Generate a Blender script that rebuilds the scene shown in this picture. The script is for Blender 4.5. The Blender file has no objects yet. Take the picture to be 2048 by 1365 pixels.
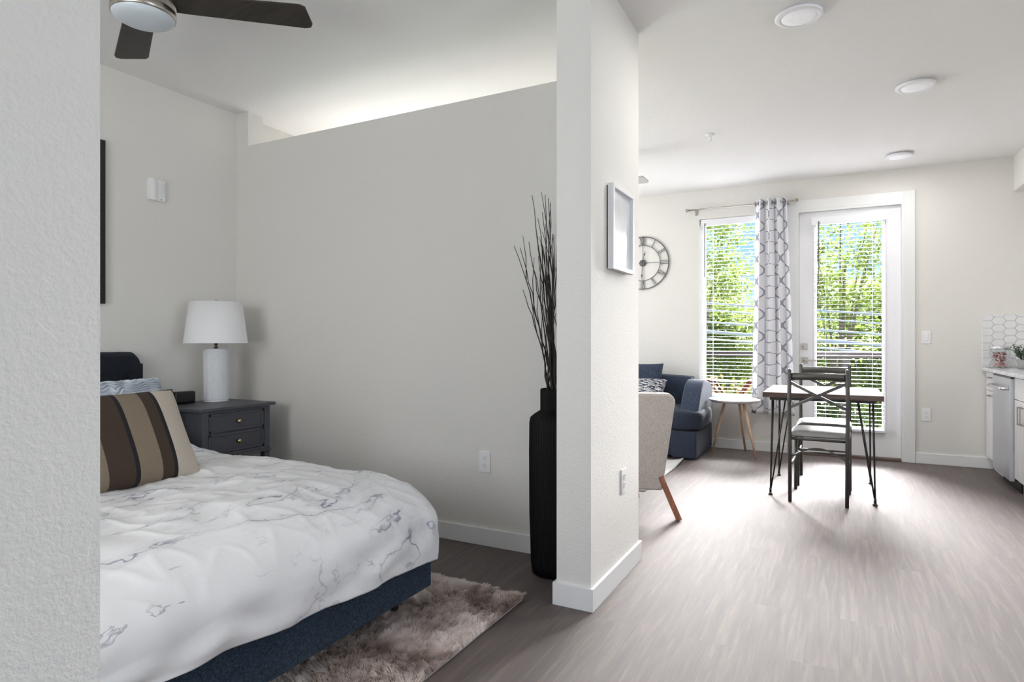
import bpy, bmesh, math, random
from mathutils import Vector, Matrix, noise
R = math.radians
PI = math.pi
random.seed(7)
C = bpy.context.scene.collection
sc = bpy.context.scene

# ------------------------------------------------------------------ camera, sky, lights, exposure
YAW = math.atan(656 / 1246)
cam_d = bpy.data.cameras.new('camera'); cam = bpy.data.objects.new('camera', cam_d); C.objects.link(cam)
cam_d.sensor_width = 36; cam_d.lens = 1246 / 2048 * 36; cam_d.shift_y = -3.5 / 2048
cam_d.clip_start = .05; cam_d.clip_end = 300
cam.location = (0, 0, 1.15); cam.rotation_euler = (R(90), 0, YAW)
sc.camera = cam
sc.view_settings.view_transform = 'Standard'; sc.view_settings.look = 'None'
sc.view_settings.gamma = 1; sc.view_settings.exposure = .14; sc.view_settings.use_curve_mapping = False
sc.cycles.max_bounces = 10; sc.cycles.diffuse_bounces = 6; sc.cycles.glossy_bounces = 4
sc.cycles.transparent_max_bounces = 16; sc.cycles.transmission_bounces = 6
sc.cycles.sample_clamp_indirect = 6; sc.cycles.caustics_reflective = False; sc.cycles.caustics_refractive = False
sc.cycles.use_denoising = True

w = bpy.data.worlds.new('sky'); sc.world = w; w.use_nodes = True
nt = w.node_tree; nt.nodes.clear()
tc = nt.nodes.new('ShaderNodeTexCoord'); sp = nt.nodes.new('ShaderNodeSeparateXYZ'); nt.links.new(tc.outputs['Generated'], sp.inputs[0])
rp = nt.nodes.new('ShaderNodeValToRGB'); nt.links.new(sp.outputs['Z'], rp.inputs[0])
rp.color_ramp.elements[0].position = 0; rp.color_ramp.elements[0].color = (.42, .68, 1, 1)
rp.color_ramp.elements[1].position = .5; rp.color_ramp.elements[1].color = (.16, .42, 1, 1)
nz = nt.nodes.new('ShaderNodeTexNoise'); nz.inputs['Scale'].default_value = 6; nz.inputs['Detail'].default_value = 6
nt.links.new(tc.outputs['Generated'], nz.inputs['Vector'])
r2 = nt.nodes.new('ShaderNodeValToRGB'); nt.links.new(nz.outputs['Fac'], r2.inputs[0])
r2.color_ramp.elements[0].position = .5; r2.color_ramp.elements[1].position = .64
mx = nt.nodes.new('ShaderNodeMix'); mx.data_type = 'RGBA'; nt.links.new(r2.outputs[0], mx.inputs[0])
nt.links.new(rp.outputs[0], mx.inputs[6]); mx.inputs[7].default_value = (1, 1, 1, 1)
bg = nt.nodes.new('ShaderNodeBackground'); nt.links.new(mx.outputs[2], bg.inputs[0]); bg.inputs[1].default_value = 1.15
ow = nt.nodes.new('ShaderNodeOutputWorld'); nt.links.new(bg.outputs[0], ow.inputs[0])


def sun(name, d, strength, angle, col=(1, 1, 1)):
    l = bpy.data.lights.new(name, 'SUN'); l.energy = strength; l.angle = R(angle); l.color = col
    o = bpy.data.objects.new(name, l); C.objects.link(o)
    o.rotation_euler = Vector(d).to_track_quat('-Z', 'Y').to_euler(); return o


def area(name, loc, d, sx, sy, power, col=(1, 1, 1)):
    l = bpy.data.lights.new(name, 'AREA'); l.shape = 'RECTANGLE'; l.size = sx; l.size_y = sy; l.energy = power; l.color = col
    o = bpy.data.objects.new(name, l); C.objects.link(o); o.location = loc
    o.rotation_euler = Vector(d).to_track_quat('-Z', 'Z').to_euler(); return o


SUN = sun('sun', (.05, -math.cos(R(24)), -math.sin(R(24))), 118, 48, (1, .972, .965))
area('fill_light_rear', (.45, -2.40, 1.45), (0, 1, .45), 1.8, 1.6, 14)  # added fill light behind the camera
area('fill_light_side', (2.92, .9, 1.5), (-1, .45, .6), 2.6, 1.6, 38)  # added fill from the right, for pillar side and bedroom
area('fill_light_living', (-3.74, 4.9, 1.55), (1, -.1, .45), 1.6, 1.6, 48)  # unseen fill placed on the left wall to brighten the partition slot
area('fill_light_far', (-3.1, 6.84, 1.6), (-.15, -1, .45), .65, 1.5, 20)  # extra unseen fill, added to lift the living area's left wall
area('fill_light_bedroom', (-1.85, -1.12, 1.5), (0, 1, .3), 1.4, 1.3, 35)  # added bedroom fill, shifted so the lamp shadow falls left


# ------------------------------------------------------------------ materials
def lin(c):
    return tuple(((v / 255) / 12.92 if v / 255 <= .04045 else ((v / 255 + .055) / 1.055) ** 2.4) for v in c)


class NM:
    def __init__(s, name):
        s.m = bpy.data.materials.new(name); s.m.use_nodes = True; s.t = s.m.node_tree
        s.b = s.t.nodes['Principled BSDF']; s.out = s.t.nodes['Material Output']

    def n(s, typ, **k):
        x = s.t.nodes.new(typ)
        for a, v in k.items():
            setattr(x, a, v)
        return x

    def l(s, a, b): s.t.links.new(a, b)

    def val(s, sock, v):
        if hasattr(v, 'links') or isinstance(v, bpy.types.NodeSocket): s.l(v, sock)
        else: sock.default_value = v

    def math(s, op, a, b=0.0, c=None, clamp=False):
        x = s.n('ShaderNodeMath', operation=op, use_clamp=clamp); s.val(x.inputs[0], a); s.val(x.inputs[1], b)
        if c is not None: s.val(x.inputs[2], c)
        return x.outputs[0]

    def coord(s, kind='Object', scale=(1, 1, 1), rot=(0, 0, 0)):
        t = s.n('ShaderNodeTexCoord'); m = s.n('ShaderNodeMapping'); s.l(t.outputs[kind], m.inputs[0])
        m.inputs['Scale'].default_value = scale; m.inputs['Rotation'].default_value = rot
        return m.outputs[0]

    def noise(s, vec, scale, detail=3, rough=.5, dist=0):
        x = s.n('ShaderNodeTexNoise'); s.l(vec, x.inputs['Vector']); x.inputs['Scale'].default_value = scale
        x.inputs['Detail'].default_value = detail; x.inputs['Roughness'].default_value = rough; x.inputs['Distortion'].default_value = dist
        return x

    def ramp(s, fac, stops, interp='LINEAR'):
        x = s.n('ShaderNodeValToRGB'); s.l(fac, x.inputs[0]); r = x.color_ramp; r.interpolation = interp
        while len(r.elements) < len(stops): r.elements.new(.5)
        for e, (p, c) in zip(r.elements, stops):
            e.position = p; e.color = (*c, 1) if len(c) == 3 else c
        return x.outputs[0]

    def mix(s, f, a, b, mode='MIX'):
        x = s.n('ShaderNodeMix', data_type='RGBA', blend_type=mode)
        for i, v in ((0, f), (6, a), (7, b)):
            if isinstance(v, tuple) and len(v) == 3: v = (*v, 1)
            s.val(x.inputs[i], v)
        return x.outputs[2]

    def bump(s, h, strength=.3, dist=.01):
        x = s.n('ShaderNodeBump'); x.inputs['Strength'].default_value = strength; x.inputs['Distance'].default_value = dist
        s.l(h, x.inputs['Height']); s.l(x.outputs[0], s.b.inputs['Normal'])

    def set(s, col=None, rough=None, metal=None, **k):
        if col is not None: s.val(s.b.inputs['Base Color'], (*col, 1) if isinstance(col, tuple) and len(col) == 3 else col)
        if rough is not None: s.val(s.b.inputs['Roughness'], rough)
        if metal is not None: s.b.inputs['Metallic'].default_value = metal
        for a, v in k.items(): s.val(s.b.inputs[a.replace('_', ' ')], v)
        return s


def plain(name, rgb, rough=.5, metal=0, var=.06, scale=30, bump=0, bscale=200, bdist=.002, aniso=(1, 1, 1), **k):
    """procedural paint / plastic / metal / cloth: colour with slight mottling, optional bump"""
    s = NM(name); c = lin(rgb); v = s.coord(scale=aniso)
    nn = s.noise(v, scale, 3)
    col = s.mix(nn.outputs['Fac'], tuple(x * (1 - var) for x in c), tuple(min(1, x * (1 + var)) for x in c))
    s.set(col, rough, metal, **k)
    if bump: s.bump(s.noise(v, bscale, 2).outputs['Fac'], bump, bdist)
    return s.m


def fabric(name, rgb, rgb2, scale=260, rough=.95, bump=.5, sheen=.04):
    s = NM(name); v = s.coord(scale=(1, 1, .35)); v2 = s.coord(scale=(.35, .35, 1))
    a = s.noise(v, scale, 2); b = s.noise(v2, scale, 2)
    f = s.math('MULTIPLY', a.outputs['Fac'], b.outputs['Fac']); f = s.math('MULTIPLY', f, 2.2)
    s.set(s.ramp(f, [(.35, lin(rgb)), (.75, lin(rgb2))]), rough); s.b.inputs['Sheen Weight'].default_value = sheen
    s.bump(f, bump, .0012); return s.m


def wood(name, c1, c2, rough=.45, axis=2, scale=1.0):
    s = NM(name); sc_ = [14 * scale] * 3; sc_[axis] = 1.2 * scale
    v = s.coord(scale=tuple(sc_)); n1 = s.noise(v, 3, 5, .6, .6)
    s.set(s.ramp(n1.outputs['Fac'], [(.3, lin(c1)), (.7, lin(c2))]), rough); s.bump(n1.outputs['Fac'], .15, .001); return s.m


M = {}


def wall_mat(name, rgb, bs=.28):
    s = NM(name); v = s.coord(); a = s.noise(v, 95, 3, .55); b = s.noise(v, 1.3, 2)
    c = lin(rgb); s.set(s.mix(b.outputs['Fac'], tuple(x * .985 for x in c), tuple(x * 1.015 for x in c)), .75)
    s.bump(s.ramp(a.outputs['Fac'], [(.38, (0, 0, 0)), (.62, (1, 1, 1))]), bs, .0022); return s.m


M['wall'] = wall_mat('wall_paint', (224, 222, 217))
M['ceil'] = wall_mat('ceiling_paint', (232, 231, 229), .35)
M['trim'] = plain('white_trim', (232, 233, 232), .4, var=.01)
M['white'] = plain('white_gloss', (236, 236, 238), .35, var=.01)
M['plate'] = plain('white_plastic', (235, 235, 235), .3, var=.01)
M['slot'] = plain('dark_slot', (40, 40, 40), .5)
M['blind'] = plain('blind_slat', (240, 241, 245), .4, var=.01)
M['cord'] = plain('blind_cord', (228, 228, 232), .7)
M['wand'] = plain('blind_wand', (60, 58, 60), .3)
M['nickel'] = plain('brushed_nickel', (178, 172, 164), .3, 1, aniso=(1, 1, 20), scale=40)
M['brass'] = plain('pale_brass', (205, 180, 140), .25, 1)
M['steel'] = plain('stainless', (205, 206, 210), .38, .85, var=.08, scale=6, aniso=(1, 1, .2))
M['chrome'] = plain('chrome', (225, 225, 228), .15, 1)
M['darkmetal'] = plain('gunmetal', (72, 72, 70), .38, .5)
M['blackmetal'] = plain('dark_steel', (44, 43, 43), .4, .4)
M['clockmetal'] = plain('clock_iron', (90, 88, 90), .5, .5)
M['blackframe'] = plain('black_frame', (14, 14, 15), .4)
M['vase'] = plain('matt_black_ceramic', (11, 11, 13), .6, bump=.1, Specular_IOR_Level=.2)
M['twig'] = plain('dark_twig', (44, 36, 34), .7, var=.4, scale=60, bump=.4)
M['navy'] = fabric('navy_linen', (12, 22, 34), (40, 60, 78))
M['navydark'] = fabric('navy_velvet', (8, 14, 22), (20, 30, 42))
M['sofa'] = fabric('sofa_blue', (16, 24, 38), (30, 40, 58), 180)
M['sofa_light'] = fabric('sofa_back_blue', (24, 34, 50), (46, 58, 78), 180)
M['beige'] = fabric('oatmeal_weave', (156, 149, 144), (180, 173, 168), 330, bump=.35)
M['grey_paint'] = plain('charcoal_paint', (72, 73, 80), .42, var=.05)
M['near_black'] = plain('matt_near_black', (18, 18, 20), .8)  # matt near-black for slat base and furniture legs
M['ceramic'] = plain('white_ceramic', (226, 228, 232), .35, var=.01)
M['shade'] = plain('linen_shade', (238, 238, 240), .8, var=.01, bump=.1, bscale=500)
M['black'] = plain('black_plastic', (12, 12, 13), .3)
M['leg_wood'] = wood('walnut_leg', (96, 54, 34), (140, 88, 60), .35)
M['pale_wood'] = wood('beech_leg', (196, 160, 128), (222, 190, 160), .5)
M['blade'] = wood('fan_blade_wood', (34, 29, 24), (58, 51, 43), .5, 0)
M['blade_white'] = plain('pale_blade', (190, 190, 188), .5)
M['lens'] = plain('frosted_lens', (205, 214, 220), .35, var=.01)
M['table_top'] = wood('table_top_wood', (74, 62, 58), (112, 102, 97), .75, 0)
M['table_edge'] = wood('table_edge_wood', (74, 52, 42), (112, 84, 70), .45, 0)
M['table_top'].node_tree.nodes['Principled BSDF'].inputs['Specular IOR Level'].default_value = .12
M['seat_pad'] = plain('grey_vinyl', (112, 112, 111), .42, var=.02)
M['rail'] = plain('brown_rail', (52, 47, 49), .6)
M['redwood'] = plain('red_painted_wood', (92, 34, 34), .9)
M['cabinet'] = wood('white_grain_laminate', (214, 212, 212), (232, 231, 230), .4)
M['counter'] = None
s = NM('white_quartz'); v = s.coord(); n1 = s.noise(v, 9, 5, .6, 1.2)
s.set(s.ramp(n1.outputs['Fac'], [(.35, lin((196, 198, 204))), (.6, lin((232, 233, 236)))]), .18); M['counter'] = s.m
s = NM('tile_white'); s.set(lin((228, 228, 230)), .15); v = s.coord(); s.bump(s.noise(v, 25, 2).outputs['Fac'], .1, .002); M['tile'] = s.m
M['grout'] = plain('grout', (228, 228, 229), .8)
s = NM('window_glass'); s.set((1, 1, 1), .0); tr = s.n('ShaderNodeBsdfTransparent'); gl = s.n('ShaderNodeBsdfGlossy'); gl.inputs['Roughness'].default_value = .02
lw = s.n('ShaderNodeLayerWeight'); fr = s.n('ShaderNodeMath', operation='POWER'); s.l(lw.outputs['Facing'], fr.inputs[0]); fr.inputs[1].default_value = 4; mxs = s.n('ShaderNodeMixShader')
s.l(fr.outputs[0], mxs.inputs[0]); s.l(tr.outputs[0], mxs.inputs[1]); s.l(gl.outputs[0], mxs.inputs[2]); s.l(mxs.outputs[0], s.out.inputs[0]); M['pane'] = s.m
s = NM('jar_glass'); tr = s.n('ShaderNodeBsdfTransparent'); tr.inputs[0].default_value = (.95, .97, .97, 1); gl = s.n('ShaderNodeBsdfGlossy'); gl.inputs['Roughness'].default_value = .05
lw = s.n('ShaderNodeLayerWeight'); fr = s.n('ShaderNodeMath', operation='POWER'); s.l(lw.outputs['Facing'], fr.inputs[0]); fr.inputs[1].default_value = 2.5; mxs = s.n('ShaderNodeMixShader')
s.l(fr.outputs[0], mxs.inputs[0]); s.l(tr.outputs[0], mxs.inputs[1]); s.l(gl.outputs[0], mxs.inputs[2]); s.l(mxs.outputs[0], s.out.inputs[0]); M['glass'] = s.m
s = NM('picture_glass'); s.set(lin((214, 216, 220)), .12, Coat_Weight=.3, Coat_Roughness=.05); v = s.coord()
s.l(s.ramp(s.noise(v, 2.2, 3).outputs['Fac'], [(.4, lin((206, 208, 212))), (.65, lin((226, 228, 230)))]), s.b.inputs['Base Color']); M['print'] = s.m
s = NM('light_diffuser'); s.set(lin((236, 236, 240)), .5); s.b.inputs['Emission Color'].default_value = (1, 1, 1, 1); s.b.inputs['Emission Strength'].default_value = .12; M['diffuser'] = s.m

# floor: dark vinyl planks running along Y
s = NM('vinyl_plank'); t = s.n('ShaderNodeTexCoord'); mp = s.n('ShaderNodeMapping'); s.l(t.outputs['Object'], mp.inputs[0]); mp.inputs['Rotation'].default_value = (0, 0, R(90))
br = s.n('ShaderNodeTexBrick'); s.l(mp.outputs[0], br.inputs['Vector']); br.offset = .37
for k_, v_ in dict(Scale=1, Mortar_Size=.0012, Mortar_Smooth=.3, Bias=0, Brick_Width=1.22, Row_Height=.18).items(): br.inputs[k_.replace('_', ' ')].default_value = v_
br.inputs['Color1'].default_value = (.2, .2, .2, 1); br.inputs['Color2'].default_value = (.8, .8, .8, 1); br.inputs['Mortar'].default_value = (0, 0, 0, 1)
sepb = s.n('ShaderNodeSeparateColor'); s.l(br.outputs['Color'], sepb.inputs[0])
cmb = s.n('ShaderNodeCombineXYZ'); s.l(s.math('MULTIPLY', sepb.outputs[0], 37), cmb.inputs[2])
va = s.n('ShaderNodeVectorMath', operation='ADD'); gv = s.coord(scale=(22, 1.3, 1)); s.l(gv, va.inputs[0]); s.l(cmb.outputs[0], va.inputs[1])
g1 = s.noise(va.outputs[0], 1.6, 7, .62, .8)
va2 = s.n('ShaderNodeVectorMath', operation='ADD'); gv2 = s.coord(scale=(140, 5, 1)); s.l(gv2, va2.inputs[0]); s.l(cmb.outputs[0], va2.inputs[1]); g2 = s.noise(va2.outputs[0], 2, 4, .6)
col = s.ramp(g1.outputs['Fac'], [(.3, lin((50, 33, 27))), (.5, lin((72, 53, 45))), (.72, lin((102, 80, 71)))])
col = s.mix(s.math('MULTIPLY', g2.outputs['Fac'], .5), col, lin((60, 48, 44)), 'MULTIPLY')
tint = s.mix(sepb.outputs[0], (.93, .93, .93), (1.06, 1.05, 1.05)); col = s.mix(1.0, col, tint, 'MULTIPLY')
col = s.mix(br.outputs['Fac'], col, lin((46, 38, 35)))
s.set(col, s.math('MULTIPLY_ADD', g2.outputs['Fac'], .05, .71), IOR=2.2)
hh = s.math('SUBTRACT', s.math('MULTIPLY', g2.outputs['Fac'], .6), br.outputs['Fac']); s.bump(hh, .25, .0015); M['floor'] = s.m

# duvet: white cotton with blue-grey marble veins
s = NM('marble_cotton'); v0 = s.coord(); v = s.coord(scale=(1.9, .8, 1), rot=(0, 0, R(24)))
wn = s.noise(v, 2.3, 4, .6); ws = s.n('ShaderNodeVectorMath', operation='SCALE'); s.l(wn.outputs['Color'], ws.inputs[0]); ws.inputs['Scale'].default_value = .5
wa = s.n('ShaderNodeVectorMath', operation='ADD'); s.l(v, wa.inputs[0]); s.l(ws.outputs[0], wa.inputs[1])


def veins(vec, scale, width, soft, detail=2):
    a = s.noise(vec, scale, detail, .5); d = s.math('ABSOLUTE', s.math('SUBTRACT', a.outputs['Fac'], .5))
    return s.math('SUBTRACT', 1.0, s.math('DIVIDE', s.math('SUBTRACT', d, width, clamp=True), soft, clamp=True), clamp=True)


v1 = veins(wa.outputs[0], 2.1, .0, .010, 5); v2 = veins(wa.outputs[0], 4.2, .0, .009, 5); v3 = veins(wa.outputs[0], 2.1, .004, .06, 5)
mask = s.ramp(s.noise(v, 3.1, 2).outputs['Fac'], [(.36, (0, 0, 0)), (.56, (1, 1, 1))]); mask2 = s.ramp(s.noise(v, 5.3, 3).outputs['Fac'], [(.5, (0, 0, 0)), (.64, (1, 1, 1))])
f1 = s.math('MULTIPLY', s.math('MULTIPLY', v1, mask), .85); f2 = s.math('MULTIPLY', s.math('MULTIPLY', v2, mask2), .6); f3 = s.math('MULTIPLY', s.math('MULTIPLY', v3, mask), .16)
f = s.math('MAXIMUM', s.math('MAXIMUM', f1, f2), f3)
s.set(s.mix(f, lin((232, 232, 233)), lin((92, 100, 124))), .85); s.bump(s.noise(v0, 7, 4, .55).outputs['Fac'], .25, .02); M['duvet'] = s.m

# trellis curtain (UV: u along the cloth in cells, v up in cells)
s = NM('trellis_curtain'); t = s.n('ShaderNodeUVMap'); sx = s.n('ShaderNodeSeparateXYZ'); s.l(t.outputs[0], sx.inputs[0]); U, V_ = sx.outputs[0], sx.outputs[1]
tri = s.math('PINGPONG', U, .5); cv = s.math('COSINE', s.math('MULTIPLY', V_, 2 * PI))
sg = s.math('SIGN', cv); pw = s.math('MULTIPLY', sg, s.math('POWER', s.math('ABSOLUTE', cv), .5))
st = s.math('MULTIPLY', s.math('SINE', s.math('MULTIPLY', V_, 12 * PI)), .0)
tg = s.math('MULTIPLY_ADD', pw, .235, .25); d = s.math('ABSOLUTE', s.math('SUBTRACT', tri, tg))
qq = s.math('DIVIDE', s.math('ABSOLUTE', s.math('SINE', s.math('MULTIPLY', V_, 2 * PI))), s.math('SQRT', s.math('MAXIMUM', s.math('ABSOLUTE', cv), .03)))
d = s.math('DIVIDE', d, s.math('SQRT', s.math('MULTIPLY_ADD', s.math('MULTIPLY', qq, qq), .2, 1.0)))
ln = s.math('SUBTRACT', 1.0, s.math('DIVIDE', s.math('SUBTRACT', d, .026, clamp=True), .01, clamp=True), clamp=True)
cc = s.mix(ln, lin((232, 232, 236)), lin((138, 142, 152))); s.set(cc, .55); s.b.inputs['Sheen Weight'].default_value = .2
M['curtain'] = s.m

# striped pillow, stripes by generated X
s = NM('striped_pillow_cloth'); gc = s.n('ShaderNodeTexCoord'); sx = s.n('ShaderNodeSeparateXYZ'); s.l(gc.outputs['Generated'], sx.inputs[0])
cr, bk, bn, tn = lin((214, 203, 188)), lin((30, 30, 36)), lin((70, 56, 46)), lin((142, 128, 110))
o = s.noise(s.coord(scale=(1, 1, 1)), 350, 2)
st = s.ramp(sx.outputs[0], [(0, bn), (.12, bk), (.14, cr), (.27, tn), (.355, bn), (.515, bk), (.54, tn), (.685, bn), (.765, bk), (.79, cr), (.965, tn)], 'CONSTANT')
s.set(s.mix(s.math('MULTIPLY', o.outputs['Fac'], .5), st, (.12, .10, .09), 'MULTIPLY'), .95); s.bump(o.outputs['Fac'], .5, .002); M['stripe'] = s.m
s = NM('chunky_knit'); o = s.noise(s.coord(), 200, 2); s.set(s.mix(o.outputs['Fac'], lin((186, 194, 204)), lin((222, 226, 232))), .95); s.bump(o.outputs['Fac'], .4, .003); M['knit'] = s.m
s = NM('navy_scribble_cloth'); v = s.coord(rot=(0, R(38), 0), scale=(.7, 1, 4.2)); a = s.noise(v, 34, 1, .3, .6); s.set(s.ramp(a.outputs['Fac'], [(.50, lin((22, 34, 56))), (.54, lin((196, 196, 196)))]), .9); M['scribble'] = s.m
s = NM('shag_pile'); v = s.coord(); a = s.noise(v, 5.5, 3, .6); b = s.noise(v, 90, 2)
cc = s.ramp(a.outputs['Fac'], [(.36, lin((196, 180, 172))), (.5, lin((240, 230, 225))), (.68, lin((252, 247, 244)))]); sc_ = s.mix(s.math('MULTIPLY', b.outputs['Fac'], .5), cc, (.95, .92, .90), 'MULTIPLY'); s.set(sc_, .6); tb = s.n('ShaderNodeBsdfTranslucent'); s.l(sc_, tb.inputs[0]); mm = s.n('ShaderNodeMixShader'); mm.inputs[0].default_value = .5; s.l(s.b.outputs[0], mm.inputs[1]); s.l(tb.outputs[0], mm.inputs[2]); s.l(mm.outputs[0], s.out.inputs[0]); M['shag'] = s.m
M['rug2'] = plain('pale_rug', (206, 206, 204), .95, bump=.6, bscale=300, bdist=.003)


def dk(c, k=.46): return tuple(v * k for v in lin(c))


def leafmat(name, c1, c2, c3):
    s = NM(name); g = s.n('ShaderNodeNewGeometry'); col = s.ramp(g.outputs['Random Per Island'], [(0, dk(c1)), (.5, dk(c2)), (1, dk(c3))])
    s.set(col, .5); tb = s.n('ShaderNodeBsdfTranslucent'); s.l(col, tb.inputs[0]); m = s.n('ShaderNodeMixShader'); m.inputs[0].default_value = .22
    s.l(s.b.outputs[0], m.inputs[1]); s.l(tb.outputs[0], m.inputs[2]); s.l(m.outputs[0], s.out.inputs[0]); return s.m


M['leafA'] = leafmat('leaf_bright', (112, 138, 62), (158, 184, 88), (196, 214, 120))
M['leafB'] = leafmat('leaf_deep', (74, 104, 52), (118, 148, 76), (160, 186, 104))
M['leafC'] = leafmat('leaf_yellow', (150, 164, 70), (206, 210, 110), (226, 196, 120))
M['leafP'] = leafmat('leaf_pot', (70, 92, 72), (110, 132, 108), (150, 168, 140))
M['bark'] = plain('bark', (116, 104, 94), .9, var=.3, scale=8, bump=.5, bscale=30, bdist=.03)
M['lawn'] = plain('lawn', (62, 82, 32), .9, var=.25, scale=2)
M['cable'] = plain('pale_cable', (205, 207, 214), .5)
M['house'] = plain('house_siding', (176, 178, 186), .8)
M['roof'] = plain('house_roof', (150, 152, 160), .8)
M['deck'] = plain('balcony_concrete', (150, 148, 146), .8)
M['bounce_dark'] = plain('dark_bounce_slab', (44, 42, 42), .8)  # dark so the added outer slab bounces little sun
M['balcony'] = plain('balcony_decking', (62, 58, 56), .8)
M['threshold'] = plain('brown_threshold', (92, 70, 64), .4)
s = NM('candy'); g = s.n('ShaderNodeNewGeometry'); s.set(s.ramp(g.outputs['Random Per Island'], [(0, lin((176, 96, 98))), (.3, lin((236, 220, 218))), (.8, lin((214, 156, 154)))], 'CONSTANT'), .4); M['candy'] = s.m


# ------------------------------------------------------------------ mesh helpers
class MB:
    def __init__(s): s.v = []; s.f = []; s.sm = []; s.mi = []

    def add(s, vs, fs, smooth=False, mi=0):
        o = len(s.v); s.v += [tuple(x) for x in vs]; s.f += [tuple(i + o for i in f) for f in fs]; s.sm += [smooth] * len(fs); s.mi += [mi] * len(fs); return s

    def box(s, x0, x1, y0, y1, z0, z1, mat=None, bev=0, seg=2, mi=0):
        bm = bmesh.new(); bmesh.ops.create_cube(bm, size=1)
        for q in bm.verts: q.co = Vector(((x0 + x1) / 2 + q.co.x * (x1 - x0), (y0 + y1) / 2 + q.co.y * (y1 - y0), (z0 + z1) / 2 + q.co.z * (z1 - z0)))
        if bev: bmesh.ops.bevel(bm, geom=bm.edges[:], offset=min(bev, .49 * min(x1 - x0, y1 - y0, z1 - z0)), segments=seg, profile=.5, affect='EDGES')
        if mat is not None: bmesh.ops.transform(bm, matrix=mat, verts=bm.verts)
        bm.verts.index_update(); s.add([q.co[:] for q in bm.verts], [[q.index for q in f.verts] for f in bm.faces], seg > 2, mi); bm.free(); return s

    def bar(s, a, b, wx, wy, up=(0, 0, 1), bev=0):
        a, b = Vector(a), Vector(b); d = b - a; L = d.length; z = d.normalized(); x = Vector(up).cross(z)
        if x.length < 1e-4: x = Vector((1, 0, 0)).cross(z)
        if x.length < 1e-4: x = Vector((0, 1, 0))
        x.normalize(); y = z.cross(x); m = Matrix(((x.x, y.x, z.x, a.x), (x.y, y.y, z.y, a.y), (x.z, y.z, z.z, a.z), (0, 0, 0, 1)))
        return s.box(-wx / 2, wx / 2, -wy / 2, wy / 2, 0, L, m, bev)

    def tube(s, pts, r, n=10, cap=True):
        pts = [Vector(p) for p in pts]; rs = r if isinstance(r, (list, tuple)) else [r] * len(pts); vs = []; fs = []; px = None
        for i, p in enumerate(pts):
            d = (pts[min(i + 1, len(pts) - 1)] - pts[max(i - 1, 0)]).normalized()
            if px is None:
                px = d.orthogonal().normalized()
            px = (px - d * px.dot(d)).normalized(); py = d.cross(px)
            for k in range(n): a = 2 * PI * k / n; vs.append(p + (px * math.cos(a) + py * math.sin(a)) * rs[i])
        for i in range(len(pts) - 1):
            for k in range(n): fs.append((i * n + k, i * n + (k + 1) % n, (i + 1) * n + (k + 1) % n, (i + 1) * n + k))
        if cap: fs.append(tuple(range(n))[::-1]); fs.append(tuple((len(pts) - 1) * n + k for k in range(n)))
        return s.add(vs, fs, True)

    def lathe(s, prof, c=(0, 0, 0), n=32, axis='Z', rf=None, cap=True, smooth=True):
        """prof: (radius, height) pairs; rf(theta, h) adds to the radius"""
        vs = []; fs = []; c = Vector(c)
        for (r, h) in prof:
            for k in range(n):
                a = 2 * PI * k / n; rr = r + (rf(a, h) if rf else 0); x, y = rr * math.cos(a), rr * math.sin(a)
                vs.append(c + (Vector((x, y, h)) if axis == 'Z' else Vector((x, -h, y)) if axis == 'Y' else Vector((h, x, y))))
        for i in range(len(prof) - 1):
            for k in range(n): fs.append((i * n + k, i * n + (k + 1) % n, (i + 1) * n + (k + 1) % n, (i + 1) * n + k))
        if cap:
            if prof[0][0] > 1e-5: fs.append(tuple(range(n))[::-1])
            if prof[-1][0] > 1e-5: fs.append(tuple((len(prof) - 1) * n + k for k in range(n)))
        return s.add(vs, fs, smooth)

    def prism(s, poly, y0, y1, plane='XZ', mat=None, bev=0):
        bm = bmesh.new(); f = {'XZ': lambda a, b, c: (a, c, b), 'XY': lambda a, b, c: (a, b, c), 'YZ': lambda a, b, c: (c, a, b)}[plane]
        A = [bm.verts.new(f(a, b, y0)) for a, b in poly]; B = [bm.verts.new(f(a, b, y1)) for a, b in poly]; n = len(poly)
        bm.faces.new(A[::-1]); bm.faces.new(B)
        for i in range(n): bm.faces.new((A[i], A[(i + 1) % n], B[(i + 1) % n], B[i]))
        bmesh.ops.recalc_face_normals(bm, faces=bm.faces[:])
        if bev: bmesh.ops.bevel(bm, geom=bm.edges[:], offset=bev, segments=2, profile=.5, affect='EDGES')
        if mat is not None: bmesh.ops.transform(bm, matrix=mat, verts=bm.verts)
        bm.verts.index_update(); s.add([q.co[:] for q in bm.verts], [[q.index for q in f.verts] for f in bm.faces]); bm.free(); return s

    def grid(s, fn, nu, nv, smooth=True):
        vs = [fn(i / nu, j / nv) for j in range(nv + 1) for i in range(nu + 1)]; W = nu + 1
        return s.add(vs, [(j * W + i, j * W + i + 1, (j + 1) * W + i + 1, (j + 1) * W + i) for j in range(nv) for i in range(nu)], smooth)

    def build(s, name, mat, parent=None, loc=None, rot=None, recalc=True):
        me = bpy.data.meshes.new(name); me.from_pydata(s.v, [], s.f); me.update()
        me.polygons.foreach_set('use_smooth', s.sm)
        if recalc and len(s.f) < 60000:
            bm = bmesh.new(); bm.from_mesh(me); bmesh.ops.recalc_face_normals(bm, faces=bm.faces[:]); bm.to_mesh(me); bm.free()
        for m in (mat if isinstance(mat, list) else [mat]): me.materials.append(m)
        if any(s.mi): me.polygons.foreach_set('material_index', s.mi)
        o = bpy.data.objects.new(name, me); C.objects.link(o)
        if parent: o.parent = parent
        if loc: o.location = loc
        if rot: o.rotation_euler = rot
        return o


def thing(name, label, cat, loc=(0, 0, 0), rz=0, group=None):
    o = bpy.data.objects.new(name, None); C.objects.link(o); o.empty_display_size = .05
    o.location = loc; o.rotation_euler = (0, 0, rz); return tag(o, label, cat, group)


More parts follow.
